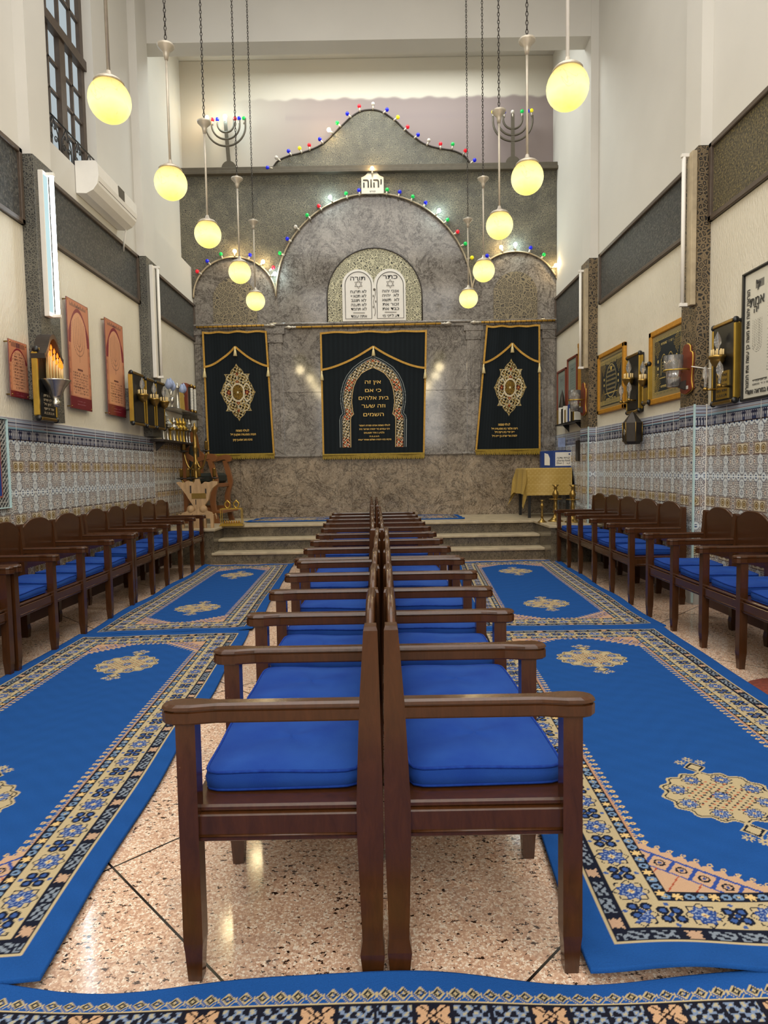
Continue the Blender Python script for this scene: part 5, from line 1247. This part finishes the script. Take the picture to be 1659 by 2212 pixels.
rug('blue carpet before the steps on the parchment side, behind the foreground one', ((.68, 4.88), (2.145, 4.875), (2.31, 8.52), (.92, 8.5)), .0065, seed=7, amp=.006)
rug('blue carpet before the steps on the candle shrine side, wavy along its edge', ((-2.36, 4.91), (-1.04, 5.0), (-1.22, 8.58), (-2.4, 8.54)), .0065, seed=9, amp=.007)
def front_col(u, v):
    W, L = 3.6, 1.35; x = u*W; e = (1-v)*L; c = np.ones(u.shape+(3,))*cl('1c4d90'); s = x
    g = (s % .041)-.0205; d = np.abs(g)+np.abs(e-.048)*1.15
    c = put(c, np.abs(d-.0145) < .003, 'b3a27c'); c = put(c, (d < .012) & (d > .006), '20242c'); c = put(c, d < .005, 'b3a27c'); c = put(c, np.abs(np.abs(g)-.0205) < .0018*(np.abs(e-.05) < .006), 'b3a27c')
    c = put(c, (np.abs(d-.026) < .0016) & (e > .05), 'b3a27c'); c = put(c, np.abs(e-.067) < .0022, 'c5b184'); b = (e > .069) & (e < .135); c = put(c, b, '191a26')
    q = (s/.088) % 3; fq = q % 1; ed = (fq > .05) & (fq < .95) & (e > .074) & (e < .128)
    k = np.sin(s*190)*np.sin(e*210)+.6*np.sin(s*330+e*260)*np.sin(e*150)
    c = put(c, b & ed & (q >= 1) & (k > -.05), '7585a0'); c = put(c, b & ed & (q >= 1) & (k > .55), 'a79f86')
    dd = np.abs((fq-.5)*.088); de = np.abs(e-.101); c = put(c, b & ed & (q < 1) & ((dd+de < .016) | ((np.hypot(dd-.024, de-.014) < .014))), 'c09a78'); c = put(c, b & (q < 1) & (np.abs(dd-de*1.3) < .003), '241818')
    c = put(c, (e > .135), 'b99a68'); P_ = .2; sq = (s % P_)-P_/2; d = np.hypot(sq, e-.22); c = put(c, (d < .06) & (d > .052), '191a26'); c = put(c, d < .045, '2b4683')
    c = put(c, (e > .3) & (e < .36), '191a26'); c = put(c, e > .37, '1c4d90'); return c
def fr_w(u, v, co):
    x = co[..., 0]; e = np.exp(-(1-v)*1.35/.06)
    co[..., 1] += e*(.012*np.sin(x*5.2+1.6)+.006*np.sin(x*11)); co[..., 2] += e*.012*(1+np.sin(x*5.5+2.3)); return co
rug('blue carpet running across the bottom edge with a diamond border', ((-1.8, .15), (1.8, .13), (1.8, 1.478), (-1.8, 1.478)), .0032, seed=12, amp=.002, colf=front_col, waves=fr_w, z=.011, W=3.6, L=1.35)
p1 = rug_color(1.1, 3.4)
rug('blue prayer carpet lying along the platform behind the middle benches', ((-2.12, 9.72), (1.22, 9.70), (1.2, 10.55), (-2.0, 10.5)), .009, seed=15, z=ZP+.01, colf=lambda u, v: rug_color(.85, 3.4)(v, u))
a = at(1601, 1487, Z=.008); o = MB(); o.lathe((a.x+.28, a.y-.16, 0), [(.001, 0), (.32, 0), (.32, .012), (.001, .014)], 24); tag(o.build('doormat', 'red_mat'), 'dark red mat on the terrazzo beside the bench at the picture edge', 'mat')

# ------------------------------------------------------------------ corner by the ark on the shelf side
# tall wooden chair of honour, facing across the platform
t_ = thing('tall_armchair', 'tall wooden armchair with scrolled arms and dark green upholstery in the corner', 'chair', (-2.72, 10.05, ZP)); t_.rotation_euler = (0, 0, -.12)
def plank(pts, y0, y1): return MB().prism(pts, 'y', y0, y1)
W2 = .31
bk = [(-W2*.92, .3), (W2*.92, .3), (W2*.95, 1.0), (W2*.78, 1.2), (W2*.5, 1.38), (0, 1.46), (-W2*.5, 1.38), (-W2*.78, 1.2), (-W2*.95, 1.0)]
MB().prism(cr_(bk[2:]+bk[:0], 4)+[(-W2*.92, .3), (W2*.92, .3)], 'x', -.28, -.235).build('backrest', 'orange_wood', t_)
MB().prism(cr_([(.17, 1.0), (.15, 1.15), (0, 1.25), (-.15, 1.15), (-.17, 1.0)], 4)+[(-.17, .7), (.17, .7)], 'x', -.235, -.215).build('back_pad', 'green_cloth', t_)
MB().box((-.24, -.27, .60), (.2, .27, .76), .04).build('seat_cushion', 'green_cloth', t_)
m = MB(); m.box((-.26, -.3, .54), (.22, -.26, .60), .008); m.box((-.26, .26, .54), (.22, .3, .60), .008); m.box((.18, -.3, .54), (.22, .3, .60), .008); m.build('seat_rail', 'orange_wood', t_)
for s in (-1, 1):
    y = s*.31
    arm = cr_([(-.26, 1.12), (-.1, 1.0), (.05, 1.02), (.17, 1.05), (.25, 1.02), (.26, .95), (.2, .93)], 5); low = cr_([(-.26, 1.04), (-.1, .93), (.05, .95), (.14, .97), (.18, .96), (.19, .95), (.19, .94)], 5)
    MB().strip(low, arm, 'y', y-.03, y+.03).build('armrest', 'orange_wood', t_)
    A = cr_([(.12, .95), (.17, .75), (.2, .6), (.14, .4), (.16, .2), (.2, 0)], 5); Bq = cr_([(.19, .96), (.25, .75), (.27, .6), (.22, .4), (.23, .2), (.28, 0)], 5)
    MB().strip(A, Bq, 'y', y-.028, y+.028).build('front_leg', 'orange_wood', t_)
    MB().prism([(-.28, 0), (-.22, 0), (-.22, 1.1), (-.27, 1.1)], 'y', y-.028, y+.028).build('rear_leg', 'orange_wood', t_)
MB().box((.14, -.34, .15), (.34, .34, .19), .006).box((-.26, -.3, .16), (.2, -.27, .24), .004).box((-.26, .27, .16), (.2, .3, .24), .004).build('footrest', 'orange_wood', t_)

# brass candelabrum
p = at(421, 1035, Y=9.28); cx_, cy_ = p.x+.02, 9.28; zz0 = ZP
t_ = thing('candelabrum', 'tall brass branched candelabrum standing behind the carved wooden menorah', 'candelabrum', (cx_, cy_, ZP))
H = at(416, 912, Y=cy_).z-ZP; zlow = at(420, 1035, Y=cy_).z-ZP; zup = at(420, 975, Y=cy_).z-ZP
prf = [(.12, 0), (.1, .02), (.03, .05), (.015, .1)]; z = .1; k = 0
while z < H-.2: prf += [(.022, z), (.036, z+.03), (.03, z+.05), (.044, z+.07), (.026, z+.1), (.029, z+.2)]; z += .24; k += 1
prf += [(.02, H-.16), (.045, H-.12), (.042, H-.08), (.01, H-.05), (.015, H-.03), (.001, H)]
MB().lathe((0, 0, 0), prf, 16).build('stem', 'brass', t_)
def branch(dx, dy, z0, z1, drop):
    L = math.hypot(dx, dy); m = MB(); pts = []
    for q in range(17): a = q/16; pts.append((dx*a, dy*a, z0+(z1-z0)*a-drop*math.sin(PI*a)**.8))
    m.tube(pts, .014, 8); b = m.build('branch', 'brass', t_)
    MB().lathe((dx, dy, z1), [(.01, -.02), (.02, -.01), (.075, .0), (.078, .006), (.02, .01), (.016, .03)], 14).build('drip_pan', 'dark_metal', b)
    MB().lathe((dx, dy, z1+.02), [(.02, 0), (.027, .01), (.024, .11), (.028, .12), (.001, .12)], 10).build('candle_cup', 'brass', b)
s9 = cy_/F_PX
for dx, dy in ((-27*s9, .05), (26*s9, -.05)): branch(dx, dy, zup-.05, zup, .22)
for dx, dy in ((-31*s9, -.02), (-10*s9, -.16), (13*s9, -.16), (40*s9, -.02), (-14*s9, .16)): branch(dx, dy, zlow-.05, zlow+.01, .1)

# carved wooden menorah panel with lions
p = at(428, 1143, Z=ZP); cy_ = 8.95; s9 = cy_/F_PX; p = at(428, 1100, Y=cy_)
t_ = thing('wooden_menorah_panel', 'carved pale wooden tree-shaped panel flanked by two small lions', 'carving', (p.x, cy_, ZP)); zb0 = at(428, 1142, Y=cy_).z
def W9(x, y): q = at(260+x/5.53, 860+y/5.53, Y=cy_); return (q.x-p.x, q.z-ZP)
outl = [(905, 1385), (900, 1320), (860, 1260), (820, 1200), (790, 1150), (750, 1100), (710, 1050), (672, 1010), (700, 1000), (760, 1015), (800, 990), (860, 1000), (880, 1030), (900, 970), (940, 965), (960, 1040), (1010, 1000), (1060, 1005), (1100, 990), (1165, 995), (1160, 1030), (1110, 1070), (1075, 1130), (1060, 1210), (1020, 1270), (990, 1330), (1005, 1385)]
MB().prism([W9(*q) for q in outl], 'y', -.03, .03).build('tree_panel', 'pale_wood', t_)
outl = [(880, 1590), (885, 1440), (870, 1360), (905, 1340), (960, 1310), (1005, 1350), (1010, 1385), (985, 1430), (1000, 1590)]
MB().prism([W9(*q) for q in outl], 'y', -.05, .045).build('trunk_foot', 'pale_wood', t_)
m = MB()
for q in ((840, 1090, 14, 90), (1020, 1110, 14, 60), (905, 1240, 8, 60)): a = W9(q[0], q[1]+q[3]/2); b = W9(q[0]+q[2], q[1]-q[3]/2); m.box((a[0], -.034, a[1]), (b[0], -.029, b[1]))
m.build('carved_slot', 'dark_wood', t_); a = W9(860, 1200); b = W9(1030, 1160); MB().box((a[0], -.036, a[1]), (b[0], -.028, b[1]+.03)).build('name_plate', 'brass', t_)
for sx, x0_ in ((1, 1060), (-1, 800)):
    c = W9(x0_, 1470); lt = thing('carved_lion', 'carved pale wooden lion standing %s the wooden tree panel' % ('between the gilt display case and' if sx > 0 else 'on the bench side of'), 'figurine', (p.x+c[0], cy_-.03, ZP))
    m = MB()
    body = [(-.055, 0), (-.03, 0), (-.03, .13), (.03, .13), (.035, 0), (.07, 0), (.075, .17), (.05, .215), (-.01, .235), (-.03, .3), (-.08, .31), (-.1, .26), (-.1, .21), (-.07, .17)]
    body = [(sx*a, b) for a, b in body]; m.prism(body, 'y', -.025, .025); m.tube([(sx*.07, 0, .17), (sx*.1, 0, .2), (sx*.115, 0, .12)], .009, 6); m.sphere((-sx*.065, 0, .26), .058, 12, (1, .8, 1))
    m.build('body', 'pale_wood', lt)

# gilt display case with an openwork pair of flames on top
a = at(470, 1137, Z=ZP); b = at(523, 1132, Z=ZP); yc_ = 9.2; xa_, xb_ = at(472, 1130, Y=9.1).x, at(523, 1128, Y=9.1).x; W = xb_-xa_; D_ = .18; H = .25
t_ = thing('display_case', 'small gilt glass display case with pierced flame ornaments on the platform corner', 'display case', ((xa_+xb_)/2, yc_, ZP)); t_.rotation_euler = (0, 0, .08)
MB().box((-W/2, -D_/2, 0), (W/2, D_/2, .018), .004).box((-W/2+.015, -D_/2+.015, .018), (W/2-.015, D_/2-.015, .036), .004).build('base', 'gold', t_)
m = MB()
for sx in (-1, 1):
    for sy in (-1, 1): m.box((sx*(W/2-.022)-.005, sy*(D_/2-.02)-.005, .03), (sx*(W/2-.022)+.005, sy*(D_/2-.02)+.005, H))
for z in (H-.01, ):
    for sy in (-1, 1): m.box((-W/2+.015, sy*(D_/2-.02)-.006, z), (W/2-.015, sy*(D_/2-.02)+.006, z+.012))
    for sx in (-1, 1): m.box((sx*(W/2-.022)-.006, -D_/2+.015, z), (sx*(W/2-.022)+.006, D_/2-.015, z+.012))
m.build('frame', 'gold', t_)
for e in (-.17, .2):
    pts = [(e*W*1+.035*math.sin(2*PI*q/16)*(1-.3*math.cos(2*PI*q/16)), 0, H+.05-.045*math.cos(2*PI*q/16)) for q in range(16)]
    MB().tube([(x, y, z+(.02 if abs(x-e*W) < .01 and z > H+.08 else 0)) for x, y, z in pts], .011, 8, True).build('flame_ornament', 'gold', t_)
MB().box((-.09, -.03, .036), (.12, .03, .07), .01).build('tray', 'pale_wood', t_)
m = MB()
for q in range(7): m.lathe((-.1+q*.034, -.035, .036), [(.008, 0), (.008, .03), (.012, .035), (.001, .045)], 8)
m.build('little_cup', 'gold', t_)

# ------------------------------------------------------------------ draped table with the charity box
a = at(1112, 1012, Y=9.95); tzt = at(1180, 1011, Y=9.7).z
tx0, tx1, ty0, ty1 = at(1138, 1011, Y=9.7).x, min(XR-.04, at(1243, 1011, Y=9.7).x), 9.68, 10.4
t_ = thing('side_table', 'dark-legged table hidden under a gold cloth on the platform', 'table', ((tx0+tx1)/2, (ty0+ty1)/2, ZP)); w = (tx1-tx0)/2; d = (ty1-ty0)/2; h = tzt-ZP
MB().box((-w+.01, -d+.01, h-.035), (w-.01, d-.01, h-.006)).build('tabletop', 'black', t_)
for sx in (-1, 1):
    for sy in (-1, 1): MB().box((sx*(w-.04)-.02, sy*(d-.04)-.02, 0), (sx*(w-.04)+.02, sy*(d-.04)+.02, h-.03)).build('leg', 'black', t_)
cx_, cy2 = (tx0+tx1)/2, (ty0+ty1)/2
def clothP(u, v):
    # a square cloth: the middle lies on the table, the rest hangs with folds and pointed corners
    mgx, mgy = .42, .44; X = (u-.5)*2*(w+mgx); Y = (v-.5)*2*(d+mgy)
    ox_ = np.maximum(np.abs(X)-w, 0); oy_ = np.maximum(np.abs(Y)-d, 0)
    sx, sy = np.sign(X), np.sign(Y); drop = np.maximum(ox_, oy_)+.5*np.minimum(ox_, oy_)
    px_ = np.clip(X, -w, w)+sx*(.018*(ox_ > 0)+ox_*.10+np.minimum(ox_, oy_)*.12); py_ = np.clip(Y, -d, d)+sy*(.018*(oy_ > 0)+oy_*.06+np.minimum(ox_, oy_)*.42)
    z = h-drop*.93; f = np.minimum(1, drop/.2)
    px_ = px_+sx*.014*f*np.sin(Y*16)*(ox_ > 0); py_ = py_+sy*.012*f*np.sin(X*14+1)*(oy_ > 0)
    z = np.maximum(z, .025)
    px_ = np.minimum(px_, XR-cx_-.03)
    return np.stack([px_, py_, z], -1)
def clothC(u, v):
    c = np.ones(u.shape+(3,))*cl('b7974b'); X = (u-.5)*1.9; Y = (v-.5)*1.9; q = (np.sin(X*75)*np.sin(Y*75) > .55) | (np.abs(np.sin(Y*38)) < .12); return put(c, q*.35, 'd6bd78')
vcol('satin', .5, .4)
o = painted('tablecloth', 'satin', clothP, 150, 150, clothC); o.location = (cx_, cy2, ZP+.002); tag(o, 'gold patterned cloth draped over the side table with hanging corners', 'tablecloth')
for a_, b_, y_, r_, lab in ((1160, 1124, 9.1, .75, 'smallest brass candlestick, alone at the platform edge below the gold cloth'), (1200, 1122, 9.2, 1.5, 'large brass candlestick in front of the gold cloth, the one nearer the small one'), (1237, 1124, 9.15, 1.5, 'large brass candlestick in front of the gold cloth, the one nearer the tiled wall')):
    base = at(a_+(9 if r_ < 1 else 0), b_+4, Z=ZP); base.y = min(max(base.y, 8.75), 9.25); xx = at(a_+(10 if r_ < 1 else 0), b_, Y=base.y).x
    if r_ < 1: xx = at(1171, 1115, Y=base.y).x; tp = at(1170, 1080, Y=base.y).z-ZP
    else: tp = at(a_, 1047, Y=base.y).z-ZP
    H = tp; k = H; t_ = thing('candlestick', lab, 'candlestick', (xx, base.y, ZP), group='brass candlesticks')
    MB().lathe((0, 0, 0), [(.21*k, 0), (.2*k, .02*k), (.14*k, .05*k), (.08*k, .12*k), (.045*k, .2*k)], 24).build('foot', 'brass', t_)
    MB().lathe((0, 0, 0), [(.04*k, .2*k), (.075*k, .27*k), (.045*k, .33*k), (.06*k, .4*k), (.04*k, .5*k), (.045*k, .6*k), (.06*k, .66*k), (.09*k, .74*k), (.06*k, .82*k), (.03*k, .86*k), (.05*k, .89*k), (.035*k, .93*k), (.10*k, 1.0*k), (.03*k, .99*k)], 18).build('stem', 'brass', t_)
    if r_ > 1: MB().lathe((0, 0, .6*k), [(.02*k, -.01*k), (.17*k, 0), (.18*k, .015*k), (.02*k, .01*k)], 24).build('drip_pan', 'brass', t_)
# charity box
ba = at(1172, 990, Y=9.85); bx0 = at(1196, 1000, Y=9.78).x; bx1 = at(1243, 1000, Y=9.78).x; bh = at(1200, 974, Y=9.78).z-tzt
t_ = thing('charity_box', 'blue charity fund box with white label on the gold-draped table', 'box', ((bx0+bx1)/2-.06, 9.95, tzt+.004)); w = (bx1-bx0)/2+.06
t_.rotation_euler = (0, 0, .0)
bw = w; o_ = [(-bw, .1), (-bw+.11, -.17), (bw, -.17), (bw, .2), (-bw, .2)]
MB().prism(o_, 'z', 0, bh).build('body', 'blue_card', t_)
lx0, lx1 = at(1199.5, 990, Y=9.78).x-t_.location.x, at(1234, 990, Y=9.78).x-t_.location.x
lz0, lz1 = .025, bh-.025; lc = (lx0+lx1)/2
MB().box((lx0, -.174, lz0), (lx1, -.169, lz1)).build('label_card', 'white', t_)
for s, z, hh, ww, rt in (('קופת צדקה', .58, .026, .8, True), ('charity fund', .39, .028, .82, False), ('Don |', .2, .026, .4, False), ('هبة', .2, .024, .2, False)):
    dx = 0 if len(s) > 5 else (-.05 if s[0] == 'D' else .075)
    text(s, hh*1.5, back_m(lc+dx, -.1755, lz0+(lz1-lz0)*z), 'ink', t_, width=(lx1-lx0)*ww, rtl=rt, thick=.0003)
MB().lathe((lx1-.03, -.1745, lz1-.03), [(.001, -.001), (.013, -.001), (.013, .002), (.001, .002)], 16, 'y').build('round_mark', 'blue_card', t_)
v1 = Vector((-bw, .1, 0)); v2 = Vector((-bw+.11, -.17, 0)); dv = (v2-v1); nn = Vector((dv.y, -dv.x, 0)).normalized()*.003
a_ = v1+dv*.3+nn; b_ = v1+dv*.75+nn
m = MB(); m.loft([[(a_.x, a_.y, .04), (b_.x, b_.y, .035), (b_.x, b_.y, bh*.55), (a_.x+dv.x*.3, a_.y+dv.y*.3, bh-.05), (a_.x, a_.y, bh-.03)], [(q[0]+nn.x, q[1]+nn.y, q[2]) for q in ((a_.x, a_.y, .04), (b_.x, b_.y, .035), (b_.x, b_.y, bh*.55), (a_.x+dv.x*.3, a_.y+dv.y*.3, bh-.05), (a_.x, a_.y, bh-.03))]])
m.build('torn_label', 'white', t_)
# clear rack with leaflets on top of the box
t_ = thing('leaflet_rack', 'clear plastic rack of blue leaflets on top of the charity box', 'leaflet rack', (at(1222, 975, Y=10.05).x, 10.06, tzt+bh+.006)); rw = .14
MB().box((-rw, -.05, 0), (rw, .05, .008)).box((-rw, .045, 0), (rw, .05, .17)).box((-rw, -.05, 0), (rw, -.046, .06)).build('rack', 'clear_glass', t_)
for i, (x_, c_, z_) in enumerate(((-.07, 'blue_ornament', .2), (.07, 'blue_mat', .16))):
    tag(MB().box((t_.location.x+x_-.055, 10.02, t_.location.z+.01), (t_.location.x+x_+.055, 10.035, t_.location.z+z_), .001).build('leaflet', c_), '%s leaflet in the clear rack over the charity box' % ('taller pale blue' if i == 0 else 'shorter deep blue'), 'leaflet', 'leaflets in the clear rack')
# intercom strip on the tiles
a = at(1250, 975, X=XR-.02); tag(MB().box((XR-.05, a.y-.06, a.z-.14), (XR-.012, a.y+.06, a.z+.16), .008).build('switch_box', 'dark_metal'), 'narrow dark metal box on the tiles beside the charity box', 'wall box')
